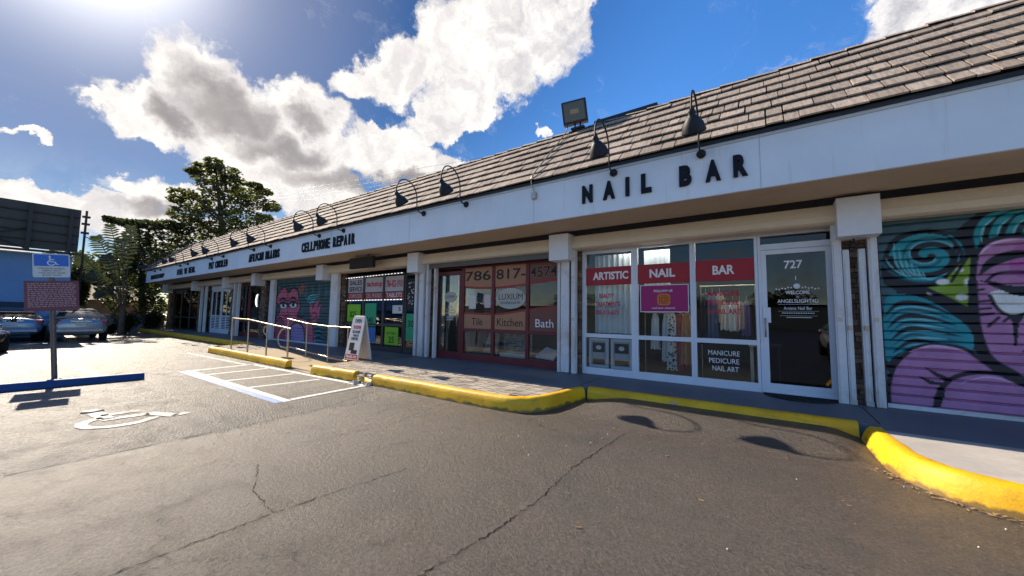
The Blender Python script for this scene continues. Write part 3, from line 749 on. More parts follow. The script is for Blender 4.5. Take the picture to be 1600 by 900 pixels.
for c in range(NC):
    x = HIPX + (HIPR - HIPX) * c / NC + random.uniform(0, 0.2)
    while x < XR:
        w = random.choice((0.165, 0.165, 0.33, 0.33, 0.33, 0.20, 0.66 if random.random() < .3 else 0.33))
        gap = random.uniform(0.003, 0.012)
        lift = random.uniform(-0.006, 0.010); tl = random.gauss(0, 0.004)
        lo = Vector((0, EY, EZ)) + sd * (c * exp_ + random.gauss(0, 0.006)); hi = Vector((0, EY, EZ)) + sd * ((c + 1) * exp_ + 0.03)
        t = 0.042
        a0 = lo + sn * (0.062 + lift); a1 = hi + sn * 0.006
        dx0, dx1 = Vector((x + gap, 0, 0)), Vector((x + w - gap, 0, 0))
        h0 = 0.028 + lift
        pts = [dx0 + lo + sn * h0, dx1 + lo + sn * (h0 + tl), dx1 + hi - sn * 0.015, dx0 + hi - sn * 0.015]
        top = [dx0 + lo + sn * (h0 + .022), dx1 + lo + sn * (h0 + .022 + tl), dx1 + hi + sn * 0.010, dx0 + hi + sn * 0.010]
        tm.add(pts + top, [(0, 1, 5, 4), (1, 2, 6, 5), (3, 0, 4, 7), (4, 5, 6, 7), (0, 3, 2, 1)])
        x += w
rf = P('roof', mb, mat('roof_felt', (0.035, 0.032, 0.03), 0.9), B)
P('roof_tiles', tm, M['tile'], rf)
rm = MB(); x = HIPR
while x < XR:                                                    # ridge caps lap over one another
    z = RZ + random.uniform(-0.006, 0.006); L = 0.46
    rm.add([(x, RY - .11, z - .03), (x, RY, z + .055), (x, RY + .12, z - .03), (x + L, RY - .11, z - .055), (x + L, RY, z + .028), (x + L, RY + .12, z - .055),
            (x, RY - .11, z - .07), (x, RY + .12, z - .07)], [(0, 1, 4, 3), (1, 2, 5, 4), (0, 6, 7, 2, 1)], 0)
    x += 0.42
hv = Vector((HIPR - HIPX, RY - EY, RZ - EZ))
for k in range(10):
    p = Vector((HIPX, EY, EZ)) + hv * (k / 10) + Vector((0, 0, .05)); d = hv.normalized() * 0.24
    rm.obox(p + d, d * 1.05, Vector((-d.y, d.x, 0)).normalized() * 0.12, (0, 0, 0.028))
P('ridge_caps', rm, M['tile'], rf)
P('ridge_flashing', bx(-3.0, -1.7, RY - 0.02, RY + 0.3, RZ + 0.03, RZ + 0.10), M['black'], rf)

# ---- shop fronts
def frame(mb, x0, x1, z0, z1, w, y=YF, d=0.07):
    mb.box(x0, x0 + w, y - d / 2, y + d / 2, z0, z1); mb.box(x1 - w, x1, y - d / 2, y + d / 2, z0, z1)
    mb.box(x0 + w, x1 - w, y - d / 2 + .002, y + d / 2 - .002, z0, z0 + w); mb.box(x0 + w, x1 - w, y - d / 2 + .002, y + d / 2 - .002, z1 - w, z1)
    return mb
def window(x0, x1, z0, z1, m, w=0.06, y=YF, mid=None, gl=None, sill=0.0, head=None):
    mb = frame(MB(), x0, x1, z0, z1, w, y)
    if mid: mb.box(x0 + w, x1 - w, y - 0.033, y + 0.033, mid - 0.04, mid + 0.04)
    if sill: mb.box(x0 + w, x1 - w, y - 0.034, y + 0.034, z0 + w, z0 + sill)
    o = P('window_frame', mb, m, B, 0.003)
    P('pane', bx(x0 + w, x1 - w, y - 0.004, y + 0.004, z0 + max(sill, w), z1 - w), gl or GLASS, o)
    return o
def door(x0, x1, z0, z1, m, w=0.085, y=YF, gl=None, handle_x=None, kick=0.15):
    mb = frame(MB(), x0, x1, z0, z1, w, y, 0.06)
    mb.box(x0 + w, x1 - w, y - 0.028, y + 0.028, z0 + w, z0 + kick)
    o = P('door', mb, m, B, 0.003)
    P('pane', bx(x0 + w, x1 - w, y - 0.004, y + 0.004, z0 + kick, z1 - w), gl or GLASS, o)
    hx = handle_x if handle_x is not None else x0 + w / 2
    P('handle', MB().tube([(hx, y - 0.03, 1.12), (hx, y - 0.085, 1.12), (hx, y - 0.085, 1.42), (hx, y - 0.03, 1.42)], 0.012, 8), M['steel'], o)
    return o
YT = YF - 0.0045                            # face of the glass, lettering stands on it
# nail bar
nw1 = window(-3.36, -2.215, 0.2, 2.84, M['alu'], 0.08, mid=1.01, sill=0.14)
nw2 = window(-2.213, -1.165, 0.2, 2.84, M['alu'], 0.045, mid=1.01, sill=0.14)
nw3 = window(-1.163, -0.16, 0.2, 2.84, M['alu'], 0.045, mid=1.01, sill=0.14)
for o, s, a, c, ta, tb in ((nw1, 'ARTISTIC', -3.275, -2.30, -3.12, -2.36), (nw2, 'NAIL', -2.165, -1.215, -1.94, -1.47), (nw3, 'BAR', -1.115, -0.21, -0.84, -0.50)):
    P('banner', bx(a, c, YT - 0.003, YT, 2.075, 2.455), M['red'], o)
    P('lettering', ty(s, ta, tb, 2.19, 2.355, YT - 0.0032, 0.003, bold=0.03), M['wtext'], o)
mb = MB(); sh = MB()
for s, a, c, z in (('BEAUTY', -2.98, -2.66, 1.80), ('TREATMENTS', -3.06, -2.53, 1.63), ('305-313-6373', -3.06, -2.56, 1.455)):
    P('lettering', ty(s, a, c, z, z + 0.095, YT, 0.004, bold=0.03), M['rtext'], nw1)
mb = MB(); sh = MB()
for s, a, c, z in (('MANICURE', -0.93, -0.44, 1.805), ('PEDICURE', -0.93, -0.45, 1.645), ('& NAIL ART', -0.94, -0.42, 1.485)):
    P('lettering', ty(s, a, c, z, z + 0.095, YT, 0.004, bold=0.03), M['rtext'], nw3)
mb = MB()
for s, a, c, z in (('MANICURE', -0.94, -0.46, 0.76), ('PEDICURE', -0.93, -0.47, 0.625), ('NAIL ART', -0.88, -0.48, 0.49)): P('lettering', ty(s, a, c, z, z + 0.085, YT, 0.003), M['wtext'], nw3)
nd = door(-0.115, 0.80, 0.215, 2.56, M['alu'], 0.075, handle_x=-0.08, kick=0.15, gl=DARKGLASS)
P('lock_plate', bx(-0.11, 0.0, YF - 0.055, YF - 0.03, 1.35, 1.60), M['white'], nd, 0.004)
for w_, a, c, z0_, z1_, bo in (('727', 0.20, 0.44, 2.235, 2.37, .02), ('WELCOME', 0.205, 0.515, 1.815, 1.872, .02), ('TO', 0.34, 0.375, 1.755, 1.785, 0), ('ANGELSLIGHT4U', 0.095, 0.615, 1.675, 1.735, .01), ('Artistic Nail Bar', 0.175, 0.54, 1.565, 1.615, 0)):
    P('lettering', ty(w_, a, c, z0_, z1_, YT, 0.003, bold=bo), M['wtext'], nd)
mb = MB()
for z, a, c in ((1.505, .15, .57), (1.435, .21, .53)):
    for k in range(14): mb.box(a + (c - a) * k / 14, a + (c - a) * (k + .7) / 14, YT - .002, YT, z, z + .012)
mb.box(.10, .62, YT - .002, YT, 1.650, 1.653); mb.box(.10, .62, YT - .002, YT, 1.540, 1.543); mb.box(.12, .60, YT - .002, YT, 1.465, 1.468)
mb.lathe([(0, 0.0), (0, .045), (.003, .045), (.003, 0)], (0.355, YT, 1.945), (0, -1, 0), 18)
for sgn in (-1, 1):
    for k in range(6): mb.lathe([(0, 0), (0, .014), (.002, .014), (.002, 0)], (0.355 + sgn * (.07 + .04 * k), YT, 1.92 - .006 * k + .012 * (k % 2)), (0, -1, 0), 8)
P('ornament', mb, M['wtext'], nd)
P('peephole', bx(0.34, 0.352, YT - .002, YT, 2.05, 2.11), M['wtext'], nd)
fr = frame(MB(), -0.155, 0.84, 0.2, 2.84, 0.04, YF + 0.003, 0.09).box(-0.115, 0.80, YF - 0.04, YF + 0.04, 2.565, 2.66)
dfm = P('door_frame', fr, M['alu'], B, 0.003); P('transom_pane', bx(-0.115, 0.80, YF - .004, YF + .004, 2.66, 2.80), GLASS, dfm)
# tile shop
ldo = door(-7.93, -6.90, 0.215, 2.62, M['maroon'], 0.11, handle_x=-7.02, kick=0.18)
lx = []
for a, c in ((-6.87, -5.83), (-5.828, -4.785), (-4.783, -3.93)): lx.append(window(a, c, 0.2, 2.72, M['maroon'], 0.045, mid=1.01, sill=0.18))
P('door_frame', frame(MB(), -7.97, -6.875, 0.2, 2.72, 0.035, YF + .003, .08), M['maroon'], B, .003)
def band(x0, x1, fz0, fz1, y, d=0.003, n=14):
    mb = MB(); xs = [x0 + (x1 - x0) * i / n for i in range(n + 1)]
    for i in range(n):
        a, c = xs[i], xs[i + 1]
        mb.prism([(a, y, fz0(a)), (c, y, fz0(c)), (c, y, fz1(c)), (a, y, fz1(a))], (0, -d, 0))
    return mb
M['tanv'] = mat('tan_vinyl', (0.40, 0.19, 0.10), 0.5, var=0.06); M['redv'] = mat('red_band_vinyl', (0.33, 0.03, 0.025), 0.5, var=0.06)
M['brownv'] = mat('brown_vinyl', (0.18, 0.065, 0.045), 0.5, var=0.06)
wv1 = lambda x: 2.19 - 0.05 * math.sin((x + 6.83) / 1.0 * 1.6) + 0.03 * max(0, x + 5.0); wv2 = lambda x: 1.44 - 0.03 * math.sin((x + 6.9) * 1.7) + 0.08 * max(0, x + 5.6)
for i, (a, c) in enumerate(((-6.825, -5.875), (-5.783, -4.83), (-4.738, -3.975))):
    P('banner', band(a, c, wv1, lambda x: 2.672, YT), M['brownv'] if i == 2 else M['tanv'], lx[i]); P('red_stripe', band(a, c, lambda x: wv1(x) - .055, wv1, YT), M['redv'], lx[i])
    P('banner', band(a, c, lambda x: 1.052, wv2, YT), M['brownv'] if i == 2 else M['tanv'], lx[i]); P('red_stripe', band(a, c, wv2, lambda x: wv2(x) + .05, YT), M['redv'], lx[i])
for i, s, a, c, z0, z1 in ((0, '786', -6.80, -5.93, 2.32, 2.58), (1, '817-', -5.74, -4.85, 2.32, 2.58), (2, '4574', -4.72, -3.99, 2.32, 2.58)):
    if i == 2: P('numeral_outline', ty(s, a - .01, c + .01, z0 - .012, z1 + .012, YT - .0032, .002, bold=.03), M['tanv'], lx[i])
    P('lettering', ty(s, a, c, z0, z1, YT - .0034, .004, bold=0.01), M['ktext'], lx[i])
for i, s, a, c, m in ((0, 'Tile', -6.55, -6.18, 'ktext'), (1, 'Kitchen', -5.70, -4.93, 'ktext'), (2, 'Bath', -4.56, -4.08, 'wtext')):
    P('lettering', ty(s, a, c, 1.14, 1.33, YT - .0032, .003), M[m], lx[i])
def oval(x, z, a, c, y, d=.003, n=28): return MB().prism([(x + a * math.cos(2 * math.pi * k / n), y, z + c * math.sin(2 * math.pi * k / n)) for k in range(n)], (0, -d, 0))
M['stone'] = mat('pale_oval_vinyl', (0.46, 0.43, 0.38), 0.5, var=.04)
P('oval_logo', oval(-5.30, 1.83, .455, .26, YT), M['stone'], lx[1])
mb = ty('LUXIUM', -5.66, -4.93, 1.80, 1.95, YT - .0032, .002); ty('KITCHENS & BATHS', -5.6, -5.0, 1.69, 1.755, YT - .0032, .002, mb)
P('lettering', mb, M['ktext'], lx[1])
P('oval_logo', oval(-7.37, 1.90, .22, .15, YT), M['stone'], ldo)
P('lettering', ty('LUXIUM', -7.53, -7.21, 1.87, 1.95, YT - .0032, .002), M['ktext'], ldo)
mb = MB()
for s, a, c, z in (('TILE', -7.45, -7.30, 1.60), ('KITCHEN', -7.50, -7.22, 1.52), ('BATHROOM', -7.53, -7.20, 1.43), ('COUNTERS', -7.50, -7.22, 1.32), ('CABINETS', -7.50, -7.24, 1.25)): ty(s, a, c, z, z + .05, YT, .002, mb)
P('lettering', mb, M['wtext'], ldo)
P('shutter_curtain', MB().box(-7.95, -3.95, 7.20, 7.24, 2.70, 2.82), mat('shutter_steel', (0.12, 0.11, 0.10), .5, metal=.5), B)
# phone repair shop
tp = []
for a, c in ((-12.55, -11.47), (-11.468, -10.37), (-10.368, -9.33)): tp.append(window(a, c, 0.2, 2.72, M['bronze'], 0.05, mid=1.05, sill=0.16, gl=GLASS))
tdo = door(-9.30, -8.72, 0.215, 2.66, M['bronze'], 0.06, handle_x=-9.27, kick=.2)
M['greyv'] = mat('pale_sign_panel', (0.50, 0.46, 0.46), .5, var=.05)
for i, (a, c, s1, s2, m1) in enumerate(((-12.46, -11.52, 'SALES', 'COMPUTERS', 'ktext'), (-11.42, -10.42, 'techstop', 'CELL PHONES', 'rtext'), (-10.32, -9.38, '786-422-1910', 'TABLETS', 'rtext'))):
    P('sign_panel', bx(a, c, YT - .004, YT, 2.13, 2.62), M['greyv'], tp[i]); P('banner', bx(a, c, YT - .004, YT, 1.90, 2.115), M['redv'], tp[i])
    if i == 0:
        mb = ty('SALES', a + .1, c - .1, 2.40, 2.57, YT - .0042, .003, bold=.02); ty('SERVICE', a + .08, c - .08, 2.17, 2.34, YT - .0042, .003, mb, bold=.02)
    else: mb = ty(s1, a + .06, c - .06, 2.26 , 2.50, YT - .0042, .003, bold=.03)
    P('lettering', mb, M[m1], tp[i]); P('lettering', ty(s2, a + .07, c - .07, 1.94, 2.08, YT - .0042, .003), M['wtext'] if i == 2 else M['greyv'], tp[i])
mb = MB()
def dash(x0, x1, z0, z1, n):
    for k in range(n):
        t0, t1 = k / n, (k + .5) / n
        if abs(x1 - x0) > abs(z1 - z0): mb.box(x0 + (x1 - x0) * t0, x0 + (x1 - x0) * t1, YT - .03, YT - .012, z0 + (z1 - z0) * t0 - .011, z0 + (z1 - z0) * t0 + .011)
        else: mb.box(x0 - .02, x0 + .02, YT - .03, YT - .012, z0 + (z1 - z0) * t0, z0 + (z1 - z0) * t1)
dash(-12.62, -9.36, 2.66, 2.70, 20); dash(-12.62, -9.36, 1.86, 1.86, 20); dash(-12.66, -12.66, 1.88, 2.66, 6)
P('led_border', mb, mat('led_light', (.8, .8, .8), .4, emit=(1, .98, .95), estr=.7), B)
# far shops
for a, c in ((-33.7, -31.9), (-31.88, -30.1), (-30.08, -28.3)): window(a, c, .2, 2.8, M['bronze'], .06, mid=1.0, gl=DARKGLASS)
window(-27.5, -26.3, .2, 2.8, M['bronze'], .06, gl=DARKGLASS)
for a, c in ((-26.25, -24.75), (-24.7, -23.2)):
    o = door(a, c, .215, 2.62, M['alu'], .11, gl=DARKGLASS, kick=.25)
    mb = MB()
    for k in range(7): mb.box(a + .12, c - .12, YF - .02, YF - .006, .5 + .09 * k, .54 + .09 * k)
    mb.box(a + .11, c - .11, YF - .026, YF + .02, 1.12, 1.19); mb.box((a + c) / 2 - .03, (a + c) / 2 + .03, YF - .026, YF + .02, .45, 2.5)
    P('grille', mb, M['alu'], o)
P('lintel_panel', bx(-26.3, -23.15, YF - .04, YF + .03, 2.63, 2.83), M['alu'], B)
wC = window(-22.7, -21.0, .2, 2.8, M['maroon'], .09, mid=.95, gl=DARKGLASS, sill=.2); wD = window(-20.95, -19.5, .2, 2.8, M['maroon'], .09, mid=.95, gl=DARKGLASS, sill=.2)
mb = MB(); cc = [(-19.85 + -.20 + .17 * math.cos(rad(q)), YT - .02, 1.95 + .30 * math.sin(rad(q))) for q in range(95, 266, 12)]
mb.tube(cc, [0.01 + .022 * math.sin(math.pi * i / (len(cc) - 1)) for i in range(len(cc))], 6)
P('crescent_light', mb, mat('neon_white', (.8, .8, .8), .4, emit=(.95, .97, 1), estr=.9), wD)
P('lettering', ty('OPEN', -20.6, -20.0, 1.0, 1.12, YT - .04, .003), M['greyv'], wD)
P('lettering', ty('2', -22.0, -21.75, 1.5, 2.2, YT, .003), mat('pink_vinyl', (.4, .12, .13), .5), wC)

# ---- painted roller shutters
class Canvas:
    def __init__(s, x0, x1, z0, z1, st):
        s.x0, s.x1, s.z0, s.z1 = x0, x1, z0, z1
        s.nx = int((x1 - x0) / st) + 1; s.nz = int((z1 - z0) / st) + 1
        s.X, s.Z = np.meshgrid(np.linspace(x0, x1, s.nx), np.linspace(z0, z1, s.nz)); s.st = st
        s.C = np.zeros((s.nz, s.nx, 3)); s.k = 1.0
    def put(s, a, col): a = np.clip(a, 0, 1)[..., None]; s.C = s.C * (1 - a) + np.array(col[:3]) * a
    def inside(s, poly):
        r = np.zeros(s.X.shape, bool)
        for i in range(len(poly)):
            (ax, az), (bx_, bz) = poly[i - 1], poly[i]
            if az == bz: continue
            r ^= ((az > s.Z) != (bz > s.Z)) & (s.X < (bx_ - ax) * (s.Z - az) / (bz - az) + ax)
        return r
    def dist(s, pts, ws):
        d = np.full(s.X.shape, 9.0)
        for i in range(len(pts) - 1):
            a, c = np.array(pts[i]), np.array(pts[i + 1]); v = c - a; L = v @ v + 1e-12
            t = np.clip(((s.X - a[0]) * v[0] + (s.Z - a[1]) * v[1]) / L, 0, 1)
            w = ws[i] + (ws[i + 1] - ws[i]) * t
            d = np.minimum(d, np.hypot(s.X - a[0] - t * v[0], s.Z - a[1] - t * v[1]) - w)
        return d
    def fill(s, poly, col): s.put(s.inside(poly).astype(float), col)
    def stroke(s, pts, w, col, taper=False):
        n = len(pts); w = w * s.k; ws = [w / 2 * (math.sin(math.pi * (i + .35) / (n - .3)) if taper else 1) for i in range(n)]
        s.put(0.5 - s.dist(pts, ws) / s.st, col)
    def ell(s, c, a, b_, col, ang=0):
        dx, dz = s.X - c[0], s.Z - c[1]; ca, sa = math.cos(ang), math.sin(ang)
        s.put((1 - np.hypot((dx * ca + dz * sa) / a, (-dx * sa + dz * ca) / b_)) * min(a, b_) / s.st + .5, col)
def smooth(p, n=6, closed=False):
    out = []; N = len(p); rng = range(N if closed else N - 1)
    for i in rng:
        g = (lambda k: p[k % N]) if closed else (lambda k: p[min(max(k, 0), N - 1)])
        p0, p1, p2, p3 = (np.array(g(i + q), float) for q in (-1, 0, 1, 2))
        for k in range(n):
            t = k / n; out.append(tuple(.5 * (2 * p1 + (p2 - p0) * t + (2 * p0 - 5 * p1 + 4 * p2 - p3) * t * t + (3 * p1 - p0 - 3 * p2 + p3) * t ** 3)))
    if not closed: out.append(tuple(p[-1]))
    return out
YS = 7.36
def shutter(cv, name, label=None):
    vs = []; pitch = 0.125
    for j in range(cv.nz):
        for i in range(cv.nx):
            z = cv.Z[j, i]; f = ((z - cv.z0) / pitch) % 1.0
            y = YS - 0.012 * (1 - (2 * f - 1) ** 6) + (0.030 if f < 0.13 else 0)
            vs.append((cv.X[j, i], y, z))
    n = cv.nx
    mb = MB().add(vs, [(j * n + i, j * n + i + 1, (j + 1) * n + i + 1, (j + 1) * n + i) for j in range(cv.nz - 1) for i in range(n - 1)])
    o = P(name, mb, M['mural'], B, label=label)
    at = o.data.color_attributes.new('Paint', 'FLOAT_COLOR', 'POINT')
    at.data.foreach_set('color', np.concatenate([cv.C.reshape(-1, 3), np.ones((cv.nx * cv.nz, 1))], 1).astype(np.float32).ravel())
    P('bottom_bar', bx(cv.x0, cv.x1, YS - .03, YS + .03, cv.z0 - .055, cv.z0), M['rail'], o)
    return o
TEAL = lin(30, 142, 152); TEALH = lin(120, 200, 205); TEALD = lin(20, 85, 98); INK = lin(22, 20, 28); PUR = lin(178, 120, 162); PURH = lin(225, 180, 215); MAG = lin(180, 95, 160)
GRN = lin(128, 160, 40); WHT = lin(225, 225, 220); GREYT = lin(64, 94, 100)
cv = Canvas(1.30, 5.85, 0.26, 2.86, 0.0125); cv.k = 1.9
def z8(p): q = on_y(1140 + p[0] / 2.5, 320 + p[1] / 2.5, YS); return (q.x, q.z)
def Z8(*ps): return [z8(p) for p in ps]
cv.C[:] = GREYT[:3]
# dark outline mass behind the hair
cv.fill(smooth(Z8((600, 300), (595, 220), (640, 130), (760, 95), (870, 105), (930, 60), (1000, 20), (1150, 10), (1400, -60), (1500, 300), (1150, 660), (990, 600), (940, 560), (770, 545), (640, 640), (605, 620), (590, 420), (650, 345), (620, 320)), 6, True), INK)
# big curl
ctr = (775, 200)
cv.fill(smooth(Z8(*[(ctr[0] - 5 + 148 * math.cos(q), ctr[1] + 8 + 95 * math.sin(q)) for q in np.linspace(0, 2 * math.pi, 20)[:-1]]), 4, True), TEAL)
cv.fill(smooth(Z8((850, 118), (900, 150), (915, 195), (880, 250), (830, 290), (800, 240), (830, 180)), 5, True), TEAL)
for k, (r0, col, w) in enumerate(((0, INK, .045), (2.6, TEALD, .014), (1.2, TEALH, .007))):
    pts = [(ctr[0] + (8 + (t + r0) * 10.6) * 1.42 * math.cos(t + .3), ctr[1] + (8 + (t + r0) * 10.6 - 3) * .90 * math.sin(t + .3)) for t in np.arange(0.2, 9.2, .22)]
    cv.stroke(Z8(*pts), w, col)
for a in range(6): cv.stroke(Z8(*smooth([(640 + a * 22, 150 + a * 22), (650 + a * 24, 230 + a * 12), (700 + a * 20, 290)], 5)), .010, TEALH, True)
for dx in (0, 22, 44): cv.stroke(smooth(Z8((835 + dx, 118 + dx * .8), (880 + dx * .6, 150 + dx), (865 + dx * .3, 230 + dx * .8)), 6), .018, INK, True)
# lower hair
LH = smooth(Z8((605, 380), (640, 350), (720, 355), (800, 385), (870, 430), (940, 490), (950, 560), (880, 560), (770, 530), (660, 580), (615, 610), (602, 520)), 5, True)
cv.fill(LH, TEAL)
for k in range(9):
    y0 = 395 + k * 24
    cv.stroke(smooth(Z8((606 + k * 5, y0 + 40), (660 + k * 9, y0 - 8), (760 + k * 8, y0 - 5 + k * 2), (870 + k * 8, y0 + 35 - k * 3)), 6), .020 if k % 2 else .034, INK if k % 2 == 0 else TEALD, True)
    cv.stroke(smooth(Z8((640 + k * 8, y0 + 12), (720 + k * 8, y0 + 4), (820 + k * 6, y0 + 20 - k * 2)), 6), .014, TEALH, True)
# hair over the head
for k in range(11):
    x = 955 + k * 62
    cv.k = .9; cv.stroke(smooth(Z8((x + 10, 175 - k * 4 + 0.8 * k * k), (x + 15, 100 - k * 4), (x + 60, 45), (x + 140, 22)), 6), .10, TEAL, True)
    cv.stroke(smooth(Z8((x + 26, 150 - k * 4), (x + 36, 90), (x + 80, 50)), 6), .022, TEALH, True)
    cv.stroke(smooth(Z8((x - 12, 190 - k * 4), (x - 6, 105), (x + 34, 45), (x + 110, 20)), 6), .028, INK, True)
cv.k = 1.7
# bandana
BN = Z8((745, 322), (820, 310), (885, 235), (948, 190), (945, 300), (936, 412), (850, 368))
cv.fill(BN, GRN); cv.stroke(BN + BN[:1], .022, INK)
for p, a, c in (((832, 302), 27, 12), ((792, 344), 22, 9), ((906, 360), 24, 13), ((898, 255), 16, 9), ((926, 302), 12, 14)):
    q0 = z8(p); q1 = z8((p[0] + a, p[1])); q2 = z8((p[0], p[1] - c)); cv.ell(q0, abs(q1[0] - q0[0]), abs(q2[1] - q0[1]), WHT)
cv.stroke(Z8((865, 300), (930, 200)), .02, INK); cv.stroke(Z8((750, 322), (850, 368), (936, 412)), .035, INK)
# face and shoulder
FACE = smooth(Z8((958, 215), (985, 165), (1050, 130), (1150, 122), (1330, 150), (1420, 240), (1400, 420), (1300, 600), (1190, 690), (1100, 650), (1010, 590), (965, 470), (948, 330)), 6, True)
cv.fill(FACE, PUR); cv.stroke(FACE, .035, INK)
cv.fill(smooth(Z8((1110, 170), (1200, 160), (1320, 190), (1300, 300), (1160, 290), (1090, 250)), 6, True), MAG)
cv.stroke(smooth(Z8((972, 200), (1005, 165), (1060, 142), (1150, 134)), 6), .02, PURH, True)
SH = smooth(Z8((622, 790), (622, 700), (650, 620), (720, 562), (800, 545), (900, 558), (960, 590), (1060, 660), (1150, 705), (1400, 740), (1700, 900), (1100, 1000), (620, 960)), 5, True)
cv.fill(SH, PUR); cv.stroke(SH, .03, INK)
cv.stroke(smooth(Z8((700, 575), (780, 552), (870, 560), (940, 580)), 5), .018, PURH, True)
cv.stroke(smooth(Z8((948, 300), (962, 470), (1005, 590), (1080, 645), (1160, 695), (1300, 740)), 6), .05, INK)
# eye
eye = smooth(Z8((1010, 350), (1040, 400), (1080, 428), (1130, 432), (1180, 410), (1215, 360), (1150, 335), (1070, 330)), 6, True)
cv.fill(eye, WHT); cv.stroke(smooth(Z8((1015, 355), (1045, 405), (1085, 430), (1135, 432), (1190, 405)), 5), .022, INK)
cv.fill(smooth(Z8((975, 296), (1005, 308), (1050, 330), (1110, 352), (1160, 356), (1230, 330), (1180, 320), (1090, 315), (1030, 300)), 5, True), INK)
cv.stroke(smooth(Z8((1000, 300), (1040, 270), (1100, 262), (1170, 266), (1230, 300)), 6), .018, INK)
cv.stroke(smooth(Z8((975, 276), (1010, 235), (1070, 205), (1150, 192), (1230, 215)), 6), .07, INK, True)
for a, c in (((972, 378), (1012, 375)), ((965, 408), (1018, 404)), ((968, 432), (1030, 425)), ((1010, 475), (1050, 440)), ((990, 330), (960, 335)), ((1090, 440), (1070, 455)), ((1180, 425), (1210, 460)), ((1205, 400), (1250, 425))): cv.stroke(Z8(a, c), .018, INK)
cv.fill(smooth(Z8((1085, 432), (1145, 432), (1128, 470), (1122, 545), (1112, 545), (1106, 470)), 5, True), INK)
# far side of the face: the twin eye, nose and mouth
cv.stroke(smooth(Z8((1240, 240), (1290, 215), (1360, 235)), 5), .05, INK, True)
cv.fill(smooth(Z8((1250, 350), (1300, 330), (1370, 345), (1330, 400), (1280, 405)), 5, True), WHT); cv.stroke(smooth(Z8((1240, 352), (1300, 326), (1380, 340)), 5), .04, INK)
cv.stroke(smooth(Z8((1225, 430), (1235, 490), (1215, 510), (1190, 500)), 5), .022, INK)
cv.fill(smooth(Z8((1160, 570), (1210, 550), (1270, 560), (1230, 600), (1180, 600)), 5, True), lin(150, 35, 60)); cv.stroke(smooth(Z8((1150, 572), (1210, 575), (1285, 560)), 5), .02, INK)
# curve of the arm with twig strokes
cv.stroke(smooth(Z8((805, 790), (812, 750), (832, 710), (880, 672), (960, 655), (1050, 660), (1150, 690), (1350, 760)), 6), .032, INK)
cv.fill(Z8((805, 790), (812, 740), (845, 705), (838, 750), (822, 790)), INK)
cv.fill(Z8((728, 664), (800, 690), (850, 695), (840, 708), (780, 700)), INK); cv.fill(Z8((760, 632), (820, 660), (868, 680), (855, 694), (800, 668)), INK)
cv.stroke(smooth(Z8((900, 700), (980, 675), (1060, 680), (1140, 712)), 5), .012, PURH, True)
# rest of the shutter right of the face: more hair
cv.k = 1.0
for k in range(14):
    x = 1420 + k * 40
    cv.stroke(smooth(Z8((x, 20 + k * 6), (x + 60, 200), (x + 10, 420), (x + 80, 700)), 7), .11, TEAL if k % 2 else INK, True)
    cv.stroke(smooth(Z8((x + 20, 60), (x + 76, 210), (x + 30, 400)), 7), .02, TEALH, True)
shutter(cv, 'painted_shutter', 'roller shutter painted with a purple face and teal curls')

cv = Canvas(-18.4, -13.4, 0.26, 2.86, 0.02)
def z5(p): q = on_y(400 + p[0] / 5, 400 + p[1] / 5, YS); return (q.x, q.z)
def Z5(*ps): return [z5(p) for p in ps]
PK = lin(190, 100, 120); PKD = lin(150, 70, 95); MAU = lin(150, 130, 175); TG = lin(60, 120, 120)
cv.C[:] = lin(58, 84, 88)[:3]
for k in range(16): cv.stroke(smooth(Z5((130 + 28 * k, 200 + 12 * (k % 3)), (160 + 26 * k, 250 + 15 * (k % 4)), (140 + 27 * k, 330)), 5), .10, TG if k % 2 else lin(40, 62, 66), True)
cv.fill(smooth(Z5((165, 700), (160, 560), (165, 480), (200, 400), (150, 380), (170, 320), (195, 270), (225, 245), (250, 270), (262, 285), (290, 252), (325, 270), (330, 330), (345, 400), (320, 470), (380, 500), (440, 560), (440, 700)), 5, True), PK)
for c in ((215, 385), (292, 380)):
    q = z5(c); cv.ell(q, .42, .16, INK); cv.ell((q[0], q[1] - .03), .30, .10, WHT); cv.ell((q[0], q[1]), .12, .09, INK)
    cv.stroke(smooth(Z5((c[0] - 35, c[1] - 30), (c[0], c[1] - 55), (c[0] + 35, c[1] - 25)), 5), .10, INK, True)
cv.stroke(smooth(Z5((250, 280), (252, 400), (245, 470)), 5), .05, INK); cv.stroke(smooth(Z5((205, 455), (235, 470), (275, 452)), 5), .08, lin(140, 30, 50), True)
cv.stroke(smooth(Z5((150, 500), (190, 420), (160, 350), (195, 265), (228, 240), (258, 285), (292, 248), (332, 280), (338, 350), (350, 400), (322, 470), (370, 480)), 6), .07, INK)
cv.fill(smooth(Z5((140, 690), (140, 540), (190, 480), (220, 560), (215, 700)), 5, True), PKD); cv.fill(smooth(Z5((280, 700), (275, 560), (320, 525), (370, 560), (380, 700)), 5, True), MAU)
cv.stroke(smooth(Z5((275, 680), (272, 560), (320, 520), (372, 560), (380, 700)), 6), .08, INK); cv.stroke(smooth(Z5((140, 540), (190, 478), (222, 560), (218, 690)), 6), .06, INK)
for k in range(8): cv.stroke(smooth(Z5((385 + k * 4, 330 + k * 6), (430, 300 + k * 9), (500, 292 + k * 8)), 6), .045, TEALH if k % 2 else INK, True)
cv.fill(smooth(Z5((425, 470), (415, 400), (430, 370), (445, 410), (470, 345), (490, 340), (480, 400), (505, 370), (515, 380), (500, 440), (480, 500), (445, 520)), 4, True), PK)
for a in (((430, 470), (455, 440), (480, 470)), ((425, 470), (415, 400), (430, 370)), ((445, 410), (470, 345), (490, 340)), ((480, 400), (510, 370), (500, 440)), ((440, 500), (470, 480), (480, 500))): cv.stroke(smooth(Z5(*a), 5), .045, INK)
